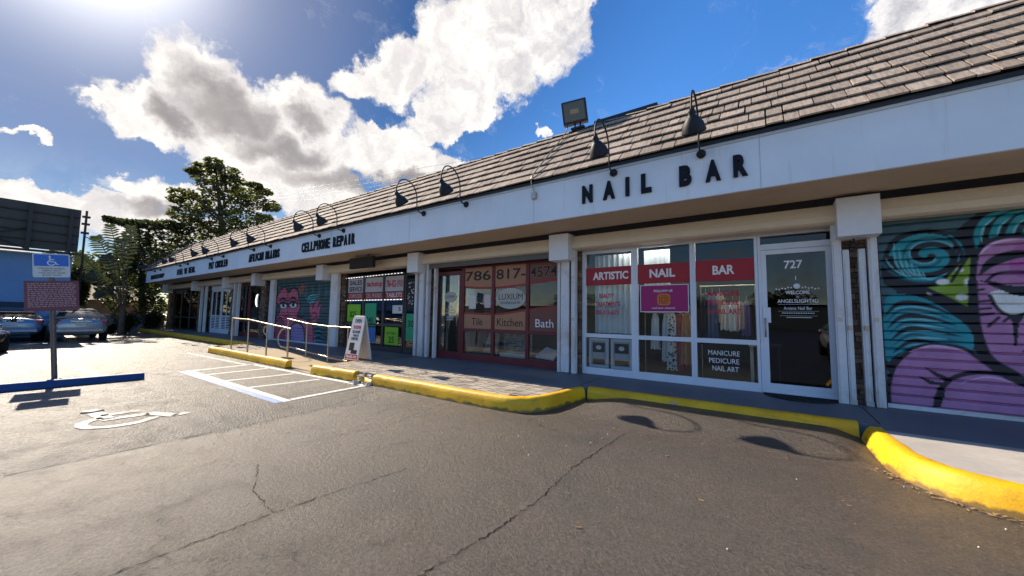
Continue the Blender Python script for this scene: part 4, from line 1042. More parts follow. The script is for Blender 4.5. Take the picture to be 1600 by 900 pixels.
for k in range(9): cv.stroke(smooth(Z5((450, 540 + k * 18), (490, 525 + k * 19), (530, 560 + k * 16)), 6), .06, TEAL if k % 2 else INK, True)
cv.fill(smooth(Z5((395, 600), (400, 520), (440, 530), (445, 700), (400, 700)), 4, True), PK); cv.stroke(smooth(Z5((395, 700), (398, 520), (440, 530), (450, 700)), 5), .05, INK)
cv.fill(smooth(Z5((335, 250), (360, 210), (385, 230), (375, 280), (350, 300)), 5, True), lin(150, 95, 80)); cv.stroke(smooth(Z5((335, 250), (360, 208), (388, 230), (375, 285)), 5), .05, INK)
shutter(cv, 'painted_shutter', 'roller shutter painted with pink twin faces and a raised hand')

# ------------------------------------------------------------------ lettering on the fascia
YL = 5.999
def sign(name, label, words, mb_letters):
    t = thing(name, label, 'sign', (words[0], 6.0, 3.4))
    for mb in mb_letters: P('letter', mb, M['letter'], t)
    return t
letters = []
zp = lambda zx, zy: on_y(860 + zx / 3.6, 100 + zy / 3.6, 5.97)
for ch, a, c, tp_, bt in (('N', 178, 235, 680, 785), ('A', 295, 362, 650, 765), ('I', 422, 443, 630, 745), ('L', 510, 568, 612, 728), ('B', 725, 795, 567, 692), ('A', 872, 960, 540, 670), ('R', 1030, 1113, 512, 645)):
    a_, c_ = zp(a, bt), zp(c, bt)
    letters.append(ty(ch, a_.x, c_.x, 3.405, 3.725, YL, 0.035, bold=0.06))
sign('shop_sign', 'NAIL BAR in widely spaced charcoal letters on the white fascia', (-1.5,), letters)
def word_sign(words, x0, x1, z0, z1, label, bold=.03):
    n = sum(len(w) for w in words) + 0.8 * (len(words) - 1); u = (x1 - x0) / n; x = x0; L = []
    for w in words:
        for ch in w:
            k = .35 if ch == 'I' else .80
            L.append(ty(ch, x + u * (.5 - k / 2), x + u * (.5 + k / 2), z0, z1, YL, .03, bold=bold)); x += u
        x += .8 * u
    sign('shop_sign', label, (x0,), L)
word_sign(['CELLPHONE', 'REPAIR'], -12.85, -9.72, 3.40, 3.72, 'CELLPHONE REPAIR in dark letters above the phone repair shop')
word_sign(['AFRICAN', 'BRAIDS'], -17.15, -14.45, 3.38, 3.70, 'AFRICAN BRAIDS in dark letters over the pink faces shutter')
word_sign(['PAT', 'CUISLED'], -21.75, -19.4, 3.38, 3.70, 'short dark two word sign beginning PAT, over the maroon shop')
word_sign(['FEEL', 'WE', 'HEAL'], -26.75, -23.7, 3.36, 3.66, 'FEEL WE HEAL in dark letters over the white double doors')
word_sign(['BARBERSHOP'], -32.3, -29.3, 3.36, 3.62, 'farthest dark letter row at the left end of the fascia')
# box sign under the soffit
t = thing('hanging_sign', 'dark box sign hanging under the soffit before the phone repair shop', 'sign', (-10.3, 6.6, 2.95))
P('panel', bx(-10.9, -9.7, 6.55, 6.67, 2.80, 3.13), M['dark'], t, .01); P('bracket', MB().tube([(-10.6, 6.61, 3.13), (-10.6, 6.61, 3.215)], .012).tube([(-10.0, 6.61, 3.13), (-10.0, 6.61, 3.215)], .012), M['black'], t)

# ------------------------------------------------------------------ gooseneck lamps
def make_lamp():
    t = thing('gooseneck_lamp', '', 'lamp', (-0.78, 6.0, 3.86), 'gooseneck lamps along the fascia')
    x = -0.78
    P('wall_mount', MB().lathe([(0, .0), (0, .062), (.03, .066), (.06, .045), (.085, .02), (.085, 0)], (x, 6.0, 3.85), (0, -1, 0), 14), M['lamp'], t)
    path = smooth([(x, 5.93, 3.845), (x, 5.83, 3.86), (x, 5.775, 3.98), (x, 5.76, 4.22), (x, 5.70, 4.38), (x, 5.58, 4.49), (x, 5.42, 4.525), (x, 5.28, 4.46), (x, 5.20, 4.32), (x, 5.18, 4.14)], 5)
    P('arm', MB().tube(path, 0.0135, 8), M['lamp'], t)
    top = Vector((x, 5.175, 4.17)); axd = Vector((0, .62, -.78)).normalized()
    sh = MB().lathe([(0, 0), (0, .035), (.04, .045), (.09, .045), (.10, .06), (.13, .085), (.20, .128), (.28, .148), (.31, .152), (.307, .145), (.20, .115), (.13, .07), (.12, 0)], top, axd, 24)
    s = P('shade', sh, M['lamp'], t)
    P('bulb', MB().lathe([(0.13, .012), (.17, .03), (.21, .045), (.25, .04), (.28, 0)], top, axd, 12), mat('bulb_glass', (.7, .7, .66), .3), s)
    return t
L0 = make_lamp()
lamps = [(-0.78, 'gooseneck lamp above the A of BAR, nearest the right edge'), (-2.12, 'gooseneck lamp above the A of NAIL, beside the floodlight'),
         (-5.47, 'gooseneck lamp on the fascia just left of the conduit box'), (-6.85, 'gooseneck lamp over the tile shop, above its left window'),
         (-10.34, 'gooseneck lamp above the word REPAIR'), (-11.72, 'gooseneck lamp above the word CELLPHONE'),
         (-15.2, 'gooseneck lamp above the word BRAIDS'), (-16.68, 'gooseneck lamp above the word AFRICAN'),
         (-19.93, 'right gooseneck lamp over the sign beginning PAT'), (-21.39, 'left gooseneck lamp over the sign beginning PAT'),
         (-24.9, 'right gooseneck lamp of the pair above FEEL WE HEAL'), (-26.2, 'left gooseneck lamp of the pair above FEEL WE HEAL'),
         (-30.1, 'right gooseneck lamp of the pair at the far left end'), (-31.4, 'left gooseneck lamp of the pair at the far left end')]
for i, (x, lb) in enumerate(lamps):
    if i == 0: L0['label'] = lb
    else:
        o = copy_thing(L0, (x, 6.0, 3.86), lb)
        o.rotation_euler.z = random.uniform(-.05, .05)
# floodlight with its conduit
t = thing('floodlight', 'square dark floodlight standing on the roof ridge', 'floodlight', (-3.25, 7.25, 5.52))
fc = Vector((-3.42, 7.2, 5.90)); fx = Vector((.94, .30, .10)).normalized(); fz = Vector((-.10, -.22, 1)).normalized(); fy = fz.cross(fx).normalized(); fz = fx.cross(fy)
P('housing', MB().obox(fc, fx * .27, fy * .09, fz * .245).obox(fc + fy * .14, fx * .20, fy * .06, fz * .18), M['black'], t, .012)
P('lens', MB().obox(fc - fy * .094, fx * .225, fy * .004, fz * .20), mat('lens_glass', (.07, .055, .03), .12, .6), t)
P('reflector', MB().obox(fc - fy * .1005, fx * .09, fy * .002, fz * .05), mat('lens_bulb', (.30, .24, .12), .3), t)
P('yoke', MB().tube([fc + fx * .10 - fz * .24, (-3.30, 7.22, 5.58), (-3.28, 7.24, 5.52)], .018).tube([fc - fx * .02 - fz * .24, (-3.42, 7.22, 5.60), (-3.44, 7.24, 5.52)], .018).box(-3.5, -3.2, 7.17, 7.31, 5.515, 5.56), M['black'], t)
t = thing('conduit', 'grey conduit running down the roof tiles from floodlight to fascia box', 'conduit', (-3.72, 6.0, 3.8))
onr = lambda x, s: Vector((x, EY, EZ)) + sd * (sl_len * s) + sn * .075
P('pipe', MB().tube(smooth([(-3.44, 7.25, 5.66), (-3.58, 7.22, 5.66), onr(-3.62, .9), onr(-3.66, .5), onr(-3.70, .08), (-3.72, 5.90, 3.99), (-3.71, 5.93, 3.90), (-3.69, 5.965, 3.80)], 4), .013, 8), M['steel'], t)
P('junction_box', bx(-3.735, -3.645, 5.935, 5.999, 3.66, 3.79), M['steel'], t, .006)

# ------------------------------------------------------------------ things on the walkway
M['cardw'] = mat('white_plastic_board', (.66, .63, .58), .5, var=.05)
t = thing('sandwich_board', 'white A-frame sandwich board for repairs standing by the ramp rail', 'sandwich board', (-8.8, 5.65, .2))
def leaf_panel(y0, y1, nm):
    d = Vector((0, y1 - y0, 1.12)).normalized(); n = Vector((0, -d.z, d.y)) * (1 if y0 < y1 else -1)
    b0 = Vector((-8.83, y0, .215)); R3 = Vector((1, 0, 0))
    mb = MB().prism([b0 - R3 * .30, b0 + R3 * .30, b0 + R3 * .27 + d * 1.04, b0 + R3 * .22 + d * 1.14, b0 - R3 * .22 + d * 1.14, b0 - R3 * .27 + d * 1.04], n * -.035)
    return P(nm, mb, M['cardw'], t, .008), b0, d, n
fp, b0, d, n = leaf_panel(5.46, 5.66, 'front_panel')
leaf_panel(5.88, 5.70, 'back_panel')
tx = lambda s, a, c, z0, z1, mb=None: text_mesh(s, mb or MB(), a, c, z0, z1, b0 + n * .0005, (1, 0, 0), d, .002, bold=.02)
P('lettering', tx('WE REPAIR', -.16, .18, .80, .89), M['rtext'], fp)
mb = tx('CELL PHONES', -.17, .17, .69, .76); tx('TABLETS', -.12, .14, .60, .66, mb); tx('COMPUTERS', -.18, .14, .51, .58, mb); tx('OPEN', -.14, .15, .96, 1.06, mb)
for a, c, z0, z1 in ((-.18, .04, .24, .44), (-.06, .2, .16, .26)): mb.add([b0 + n * .002 + Vector((q, 0, 0)) + d * w for q, w in ((a, z0), (c, z0), (c, z1), (a, z1))], [(0, 1, 2, 3)])
P('picture', mb, M['ktext'], fp)
mb = MB().add([b0 + n * .002 + Vector((q, 0, 0)) + d * w for q, w in ((-.27, .03), (.27, .03), (.26, .14), (-.26, .14))], [(0, 1, 2, 3)])
P('phone_strip', mb, M['red'], fp); P('lettering', tx('786-422-1910', -.23, .23, .05, .12), M['wtext'], fp)

def pipe(pts, r=.020): return MB().tube(pts, r, 10)
t = thing('handrail', 'outer steel pipe handrail along the yellow kerb of the ramp', 'handrail', (-12, 4.62, .2))
top = [(-14.2, 4.62, 1.19), (-12.9, 4.62, 1.17), (-11.6, 4.62, 1.07), (-10.25, 4.62, .98)]
P('top_rail', pipe(top), M['steel'], t)
for x, z1, z0 in ((-14.15, 1.18, .19), (-12.88, 1.165, .17), (-11.6, 1.06, .10), (-10.33, .975, .0)): P('post', MB().tube([(x, 4.62, z0), (x - .03, 4.62, z1)], .021, 10).box(x - .06, x + .06, 4.56, 4.68, z0 - .01, z0 + .02), M['steel'], t)
P('return_loop', pipe([(-10.3, 4.62, .97), (-10.55, 4.62, .985), (-10.78, 4.62, .93), (-10.92, 4.62, .78), (-10.90, 4.62, .60), (-10.75, 4.62, .50), (-10.5, 4.62, .48), (-10.34, 4.62, .47)]), M['steel'], t)
P('return_loop', pipe([(-11.62, 4.62, 1.0), (-11.80, 4.62, .99), (-11.85, 4.62, .85), (-11.72, 4.62, .78), (-11.6, 4.62, .78)], .02), M['steel'], t)
t = thing('handrail', 'inner steel pipe handrail with low rail between ramp and shopfronts', 'handrail', (-11, 5.66, .2))
P('top_rail', pipe([(-12.8, 5.66, 1.20), (-11.55, 5.66, 1.08), (-10.3, 5.66, 1.02), (-9.2, 5.66, 1.02)]), M['steel'], t)
P('low_rail', pipe([(-12.72, 5.66, .33), (-11.5, 5.66, .24), (-10.3, 5.66, .16), (-9.3, 5.66, .12)], .02), M['steel'], t)
for x, z1, z0 in ((-12.72, 1.19, .16), (-11.5, 1.075, .09), (-10.28, 1.02, .02), (-9.3, 1.02, .0)): P('post', MB().tube([(x, 5.66, z0), (x - .03, 5.66, z1)], .019, 10).box(x - .05, x + .05, 5.61, 5.71, z0 - .01, z0 + .02), M['steel'], t)

mb = MB().prism([(0.33 + .47 * math.cos(rad(q)), 7.42 + .46 * math.sin(rad(q)), .204) for q in range(180, 361, 12)], (0, 0, .014))
tag(mb.build('doormat', mat('coir_mat', (.035, .032, .03), .95, .1, var=.4, vs=25, bump=.8, bs=120)), 'dark half round doormat before the 727 door', 'doormat')

# posters and boards in the windows
def poster(name, x0, x1, z0, z1, m, label, lines=(), cat='poster', group=None, y=None, th=.003, tm=None):
    y = YT if y is None else y
    t = thing(name, label, cat, ((x0 + x1) / 2, y, z0), group)
    P('sheet', bx(x0, x1, y - th, y, z0, z1), m, t)
    if lines:
        mb = MB()
        for s, a, c, b0_, b1 in lines: ty(s, x0 + (x1 - x0) * a, x0 + (x1 - x0) * c, z0 + (z1 - z0) * b0_, z0 + (z1 - z0) * b1, y - th - .0002, .002, mb, bold=.015)
        P('lettering', mb, tm or M['ktext'], t)
    return t
M['lime'] = mat('lime_poster', (.22, .52, .02), .5, var=.05); M['grn'] = mat('green_poster', (.03, .36, .16), .5, var=.05); M['bluep'] = mat('blue_poster', (.04, .16, .42), .5, var=.1)
poster('poster', -12.45, -11.65, 1.12, 1.72, M['lime'], 'lime green price poster in the left pane of the phone shop', (('$25', .22, .7, .2, .6),))
poster('poster', -11.38, -10.75, .98, 1.75, M['grn'], 'tall green poster behind the sandwich board in the middle pane', (('$40', .15, .75, .12, .4),))
poster('poster', -10.25, -9.58, .42, .98, M['lime'], 'lime green poster priced 25 in the lower right pane', (('BATTERY', .15, .85, .60, .72), ('25', .3, .72, .12, .48)))
poster('poster', -11.25, -10.75, .45, .95, M['bluep'], 'small blue poster low beside the sandwich board')
poster('poster', -9.90, -9.42, 1.42, 1.68, M['cardw'], 'small white card with dark corner in the phone shop right pane', (('5', .6, .85, .3, .8),))
poster('poster', -9.22, -8.80, .60, 1.42, M['grn'], 'green poster priced 30 on the phone shop door', (('30', .2, .85, .5, .75),), y=YT - .001)
mb = MB()
t = thing('sticker_sheet', 'dark sheet of assorted stickers on the phone shop door', 'stickers', (-9.0, YT, 1.6))
P('sheet', bx(-9.22, -8.8, YT - .003, YT, 1.55, 2.5), M['ktext'], t)
for i in range(22):
    x, z = random.uniform(-9.2, -8.88), random.uniform(1.58, 2.42); mb.box(x, x + random.uniform(.03, .08), YT - .0045, YT - .0032, z, z + random.uniform(.02, .05))
P('sticker', mb, M['greyv'], t)
poster('window_notice', -6.66, -6.42, 1.57, 1.93, M['cardw'], 'white notice sheet at the left of the 786 pane', (), 'notice')
poster('window_notice', -6.12, -5.92, 1.60, 1.93, mat('pinkish_paper', (.62, .5, .5), .6), 'pinkish notice sheet at the right of the 786 pane', (), 'notice')
# camera-app board in the nail bar window
t = thing('window_board', 'magenta FOLLOW US board with a camera emblem in the nail bar window', 'sign board', (-1.65, YT, 1.5))
P('board', bx(-2.115, -1.245, YT - .012, YT - .001, 1.52, 2.035), M['pink'], t)
P('border', frame(MB(), -2.122, -1.238, 1.513, 2.042, .012, YT - .0075, .014), M['wtext'], t)
mb = ty('FOLLOW US', -1.86, -1.52, 1.90, 1.945, YT - .0122, .002, bold=.015); ty('nail.bar.miami', -1.90, -1.48, 1.575, 1.615, YT - .0122, .002, mb)
P('lettering', mb, M['wtext'], t)
def rrect(cx, cz, w, h, r, y, d, n=5):
    pts = []
    for sx, sz, a0 in ((1, 1, 0), (-1, 1, 90), (-1, -1, 180), (1, -1, 270)):
        pts += [(cx + sx * (w / 2 - r) + r * math.cos(rad(a0 + 90 * k / n)), y, cz + sz * (h / 2 - r) + r * math.sin(rad(a0 + 90 * k / n))) for k in range(n + 1)]
    return MB().prism(pts, (0, -d, 0))
yy = YT - .0122
P('emblem', rrect(-1.68, 1.755, .24, .225, .055, yy, .002), mat('orange_vinyl', (.62, .17, .02), .5), t)
P('emblem_ring', rrect(-1.68, 1.755, .17, .16, .045, yy - .0022, .0015), mat('dark_orange_vinyl', (.38, .06, .02), .5), t)
P('emblem_inner', rrect(-1.68, 1.755, .14, .13, .035, yy - .0039, .0015), mat('orange_vinyl', (.62, .17, .02), .5), t)
P('emblem_lens', MB().lathe([(0, .052), (.0012, .052), (.0012, .034), (0, .034)], (-1.68, yy - .0056, 1.755), (0, -1, 0), 20).lathe([(0, .010), (.0012, .010), (.0012, 0)], (-1.635, yy - .0056, 1.797), (0, -1, 0), 10), mat('dark_orange_vinyl', (.38, .06, .02), .5), t)
# framed price lists standing in the lower left pane
for x0, x1, lb in ((-3.23, -2.80, 'left white framed price list low in the nail bar window'), (-2.75, -2.30, 'right white framed price list low in the nail bar window')):
    t = thing('price_list', lb, 'framed list', ((x0 + x1) / 2, 7.56, .34), 'framed price lists')
    P('frame', frame(MB(), x0, x1, .345, .95, .05, 7.545, .03), M['white'], t); P('sheet', bx(x0 + .05, x1 - .05, 7.54, 7.55, .395, .90), M['greyv'], t)
    P('dark_block', MB().box(x0 + .08, x1 - .08, 7.536, 7.5395, .66, .86).box(x0 + .08, x1 - .08, 7.536, 7.5395, .41, .52), mat('brown_print', (.06, .045, .035), .6), t)
    mb = oval((x0 + x1) / 2, .76, .06, .045, 7.5358, .001)
    for k in range(4): mb.box(x0 + .1, x1 - .1 - .03 * (k % 2), 7.537, 7.5395, .555 + .024 * k, .563 + .024 * k)
    P('print', mb, M['wtext'], t)
# clothes racks inside the nail bar
def garment(x, y, zt, h, w, col, label, dots=False, flare=1.3):
    nx_, nz_ = 22, 12; vs = []; ph = random.uniform(0, 6)
    for side in (0, 1):
        for j in range(nz_ + 1):
            t_ = j / nz_
            for i in range(nx_ + 1):
                u = i / nx_ * 2 - 1; ww = w / 2 * (0.75 + 0.25 * min(1, t_ * 4) + (flare - 1) * t_)
                fold = math.sin(u * 9 + ph + t_) * .022 * (0.25 + t_)
                yy_ = (.05 + .02 * t_) * math.sqrt(max(0, 1 - u * u * .96)) * (-1 if side == 0 else 1)
                vs.append((x + u * ww, y + yy_ + fold, zt - h * t_ - .04 * u * u * (t_ < .15) + .012 * math.sin(u * 7 + ph) * (j == nz_)))
    n1 = nx_ + 1; off = n1 * (nz_ + 1)
    fs = [(s * off + j * n1 + i, s * off + j * n1 + i + 1, s * off + (j + 1) * n1 + i + 1, s * off + (j + 1) * n1 + i) for s in (0, 1) for j in range(nz_) for i in range(nx_)]
    t = thing('hanging_garment', label, 'garment', (x, y, zt), 'clothes on the nail bar racks')
    mb = MB().add(vs, fs, 0, True)
    if dots:
        for k in range(46):
            u = random.uniform(-.8, .8); t_ = random.uniform(.05, .98); ww = w / 2 * (1 + (flare - 1) * t_)
            mb.lathe([(0, 0), (0, .016), (.002, .016), (.002, 0)], (x + u * ww, y - .10, zt - h * t_), (0, -1, 0), 8, 1)
    P('cloth', mb, [mat('cloth_%s' % '_'.join(str(int(c * 100)) for c in col), col, .85, .15, var=.12, vs=12), M['ktext']], t)
    P('hanger', MB().tube([(x, y, zt + .10), (x, y, zt + .02), (x - w * .36, y, zt - .03)], .005, 5).tube([(x, y, zt + .02), (x + w * .36, y, zt - .03)], .005, 5), M['steel'], t)
for x0, x1, yr, zr, lb in ((-2.15, -1.20, 7.85, 1.62, 'clothes rack behind the magenta board'), (-1.12, -0.20, 7.95, 2.02, 'tall clothes rack behind the right nail bar pane')):
    t = thing('clothes_rack', lb, 'clothes rack', ((x0 + x1) / 2, yr, .2))
    P('rail', MB().tube([(x0, yr, zr), (x1, yr, zr)], .012, 8), M['steel'], t)
    for x in (x0 + .02, x1 - .02): P('upright', MB().tube([(x, yr, .21), (x, yr, zr)], .012, 8).tube([(x, yr - .2, .215), (x, yr + .2, .215)], .012, 8), M['steel'], t)
garment(-2.02, 7.86, 1.50, .55, .14, (.03, .04, .03), 'dark green blouse hanging at the left of the rack')
garment(-1.92, 7.82, 1.50, .72, .15, (.60, .62, .62), 'short white top hanging between dark blouses')
garment(-1.80, 7.86, 1.50, .70, .14, (.04, .045, .05), 'black patterned blouse hanging under the board')
garment(-1.70, 7.80, 1.50, .95, .15, (.50, .55, .58), 'pale grey blouse hanging next to the polka dot dress')
garment(-1.60, 7.78, 1.50, 1.10, .17, (.70, .69, .66), 'white dress with black polka dots', True)
garment(-1.46, 7.80, 1.50, 1.12, .17, (.42, .13, .11), 'long rose red dress hanging in the middle pane', flare=1.15)
garment(-1.33, 7.77, 1.50, .98, .17, (.48, .26, .13), 'tan gold dress hanging beside the rose one', flare=1.5)
garment(-1.02, 7.95, 1.88, .95, .17, (.035, .035, .05), 'black jacket at the left end of the tall rack')
garment(-0.90, 7.90, 1.88, .90, .16, (.10, .13, .20), 'navy blue shirt on the tall rack')
garment(-0.78, 7.93, 1.88, .55, .16, (.45, .35, .24), 'camel coloured top on the tall rack')
garment(-0.68, 7.90, 1.70, .50, .15, (.62, .56, .50), 'ivory ruffled blouse on the tall rack', flare=1.4)
garment(-0.57, 7.92, 1.72, .54, .15, (.66, .64, .60), 'white lace blouse on the tall rack')
garment(-0.46, 7.90, 1.72, .50, .14, (.55, .40, .35), 'blush pink blouse on the tall rack', flare=1.3)
garment(-0.36, 7.93, 1.72, .62, .13, (.22, .16, .30), 'violet top at the right end of the tall rack')
P('curtain', MB().add([(-3.18 + .8 * i / 40, 7.75 + .02 * math.sin(i * 1.1), z) for z in (1.06, 2.75) for i in range(41)], [(i, i + 1, i + 42, i + 41) for i in range(40)], 0, True), mat('white_curtain', (.68, .72, .74), .8, var=.05), B)
P('curtain', MB().add([(-2.12 + .5 * i / 30, 7.78 + .015 * math.sin(i * 1.1), z) for z in (1.5, 2.78) for i in range(31)], [(i, i + 1, i + 32, i + 31) for i in range(30)], 0, True), mat('white_curtain', (.68, .72, .74), .8, var=.05), B)
t = thing('side_table', 'pale table standing inside the nail bar behind the lower lettering', 'table', (-0.4, 8.4, .2))
P('table_top', bx(-0.36, 0.15, 8.2, 8.7, .90, .94), M['cardw'], t)
for x, y in ((-.32, 8.25), (.10, 8.25), (-.32, 8.65), (.10, 8.65)): P('leg', bx(x - .02, x + .02, y - .02, y + .02, .2, .9), M['cardw'], t)
def ceiling_light(x, y, label, watts):
    t = thing('ceiling_light', label, 'ceiling light', (x, y, 2.95), 'fluorescent lights inside the shops')
    P('tray', bx(x - .62, x + .62, y - .12, y + .12, 2.93, 2.995), M['white'], t); P('tube', MB().tube([(x - .58, y, 2.90), (x + .58, y, 2.90)], .02, 8), mat('tube_glow', (.8, .8, .8), .4, emit=(1, .97, .9), estr=1.5), t)
    l = bpy.data.lights.new('tube_light', 'AREA'); l.shape = 'RECTANGLE'; l.size = 1.2; l.size_y = .2; l.energy = watts; l.color = (1, .95, .86)
    o = bpy.data.objects.new('tube_light', l); COL.objects.link(o); o.parent = t; o.location = (0, 0, -.1)
ceiling_light(-2.0, 7.72, 'fluorescent light glowing inside the nail bar', 6)
ceiling_light(-0.75, 7.72, 'added fluorescent light brightening the tall clothes rack', 7)  # extra fixture, added only to brighten the hanging clothes
ceiling_light(-5.6, 10.2, 'added unseen fluorescent light brightening the tile shop', 6)  # unseen fixture added deep in the room to lift the tile displays
# tile samples in the tile shop window
t = thing('display_counter', 'counter with stone tile samples in the middle tile shop pane', 'display', (-5.3, 7.9, .2))
P('counter', bx(-5.76, -4.85, 7.7, 8.1, .2, .46), M['cardw'], t)
mb = MB()
for i in range(14):
    for j in range(7):
        a = -5.74 + .063 * i; z = .50 + .065 * j; mb.box(a, a + .055, 7.84 + .004 * random.random(), 7.86, z, z + .057)
P('tile_samples', mb, M['paver'], t)
t = thing('display_basin', 'white basin with pale stone slab in the right tile shop pane', 'display', (-4.4, 7.9, .2))
P('slab', MB().prism([(-4.72, 7.75, .40), (-4.2, 7.75, .36), (-4.25, 8.1, .52), (-4.6, 8.1, .60)], (0, 0, .04)), M['white'], t); P('stand', bx(-4.62, -4.28, 7.82, 8.05, .2, .36), M['inner'], t)
t = thing('display_bathtub', 'tan stone backdrop with tile board in the left tile shop pane', 'display', (-6.3, 7.9, .2))
P('board', MB().prism([(-6.40, 7.8, .40), (-5.92, 7.8, .40), (-5.92, 7.9, .98), (-6.25, 7.9, .98)], (0, .05, 0)), mat('tan_stone', (.38, .30, .22), .7, var=.25, vs=5), t); P('base', bx(-6.8, -5.9, 7.78, 8.1, .2, .39), M['inner'], t)

# ------------------------------------------------------------------ car park things
t = thing('wheel_stop', 'blue painted concrete wheel stop before the disabled parking sign', 'wheel stop', (-10.6, .6, 0))
P('block', MB().prism([(-10.86, -1.4, 0.004), (-10.86 + .05, -1.4, .13), (-10.86 + .19, -1.4, .13), (-10.62, -1.4, 0.004)], (.16, 3.38, 0)), M['bluepaint'], t, .012)
mb = MB()
for y in (-.8, .9, 1.6): mb.lathe([(0, .016), (.012, .016), (.016, 0)], (-10.70, y, .128), (0, 0, 1), 8)
P('pin', mb, M['steel'], t)

SX, SY = -12.0, .93
t = thing('parking_sign', 'disabled parking sign, blue over white, with maroon plate below on steel post', 'parking sign', (SX, SY, 0))
leanv = Vector((0, -.085, 1)).normalized()
pp = lambda h, dx=0, dy=0: Vector((SX + dx, SY + dy, 0)) + leanv * h
mb = MB().tube([pp(0), pp(2.54)], .055, 4)
P('post', mb, mat('rusty_post', (.16, .13, .11), .6, .4, metal=.4, var=.3, vs=9, stain=((.15, .07, .03), .6)), t)
mb = MB()
for k in range(50): mb.lathe([(0, .006), (.0015, .006), (.0015, 0)], pp(.05 + .048 * k, .040), (1, 0, 0), 6)
P('post_hole', mb, mat('pale_hole', (.5, .48, .42), .7), t)
def plate(z0, z1, hw, m, nm, r=.03):
    c = (z0 + z1) / 2; pts = []
    up = leanv; rt = Vector((0, 1, .085)).normalized()
    for sx, sz, a0 in ((1, 1, 0), (-1, 1, 90), (-1, -1, 180), (1, -1, 270)):
        pts += [pp(c, .056) + rt * (sx * (hw - r) + r * math.cos(rad(a0 + 30 * k))) + up * (sz * ((z1 - z0) / 2 - r) + r * math.sin(rad(a0 + 30 * k))) for k in range(4)]
    return P(nm, MB().prism(pts, (.006, 0, 0)), m, t), rt, up
pl, rt, up = plate(2.05, 2.53, .24, M['cardw'], 'permit_plate')
mb = MB(); c0 = pp(2.05, .0625)
P('blue_field', MB().prism([c0 + rt * a + up * b_ for a, b_ in ((-.222, .225), (.222, .225), (.222, .457), (-.222, .457))], (.0012, 0, 0)), mat('sign_blue', (.02, .13, .50), .4, var=.05), pl)
mb = MB(); isa(mb, c0 + Vector((.0022, 0, 0)) + up * .245, rt, up, Vector((1, 0, 0)), .20); P('wheelchair_symbol', mb, M['wtext'], pl)
mb = MB()
for k, s in enumerate(('PARKING BY DISABLED', 'PERMIT ONLY', 'TOW AWAY ZONE', '$250 FINE')):
    text_mesh(s, mb, -.17 + .05 * (k in (1, 3)), .17 - .05 * (k in (1, 3)), .165 - .046 * k, .195 - .046 * k, c0 + Vector((.0005, 0, 0)), rt, up, .001)
P('lettering', mb, M['ktext'], pl)
pl, rt, up = plate(1.37, 1.98, .352, mat('maroon_notice', (.17, .045, .06), .5, var=.1, stain=((.35, .22, .2), .3)), 'towing_plate', .012)
mb = MB(); c0 = pp(1.37, .0625)
for k in range(13):
    z = .54 - .038 * k
    x = -.31
    while x < .29:
        w_ = random.uniform(.02, .07); mb.add([c0 + Vector((.0008, 0, 0)) + rt * a + up * b_ for a, b_ in ((x, z), (min(x + w_, .31), z), (min(x + w_, .31), z + .018), (x, z + .018))], [(0, 1, 2, 3)]); x += w_ + .015
P('small_print', mb, mat('print_pale', (.42, .26, .26), .6), pl)

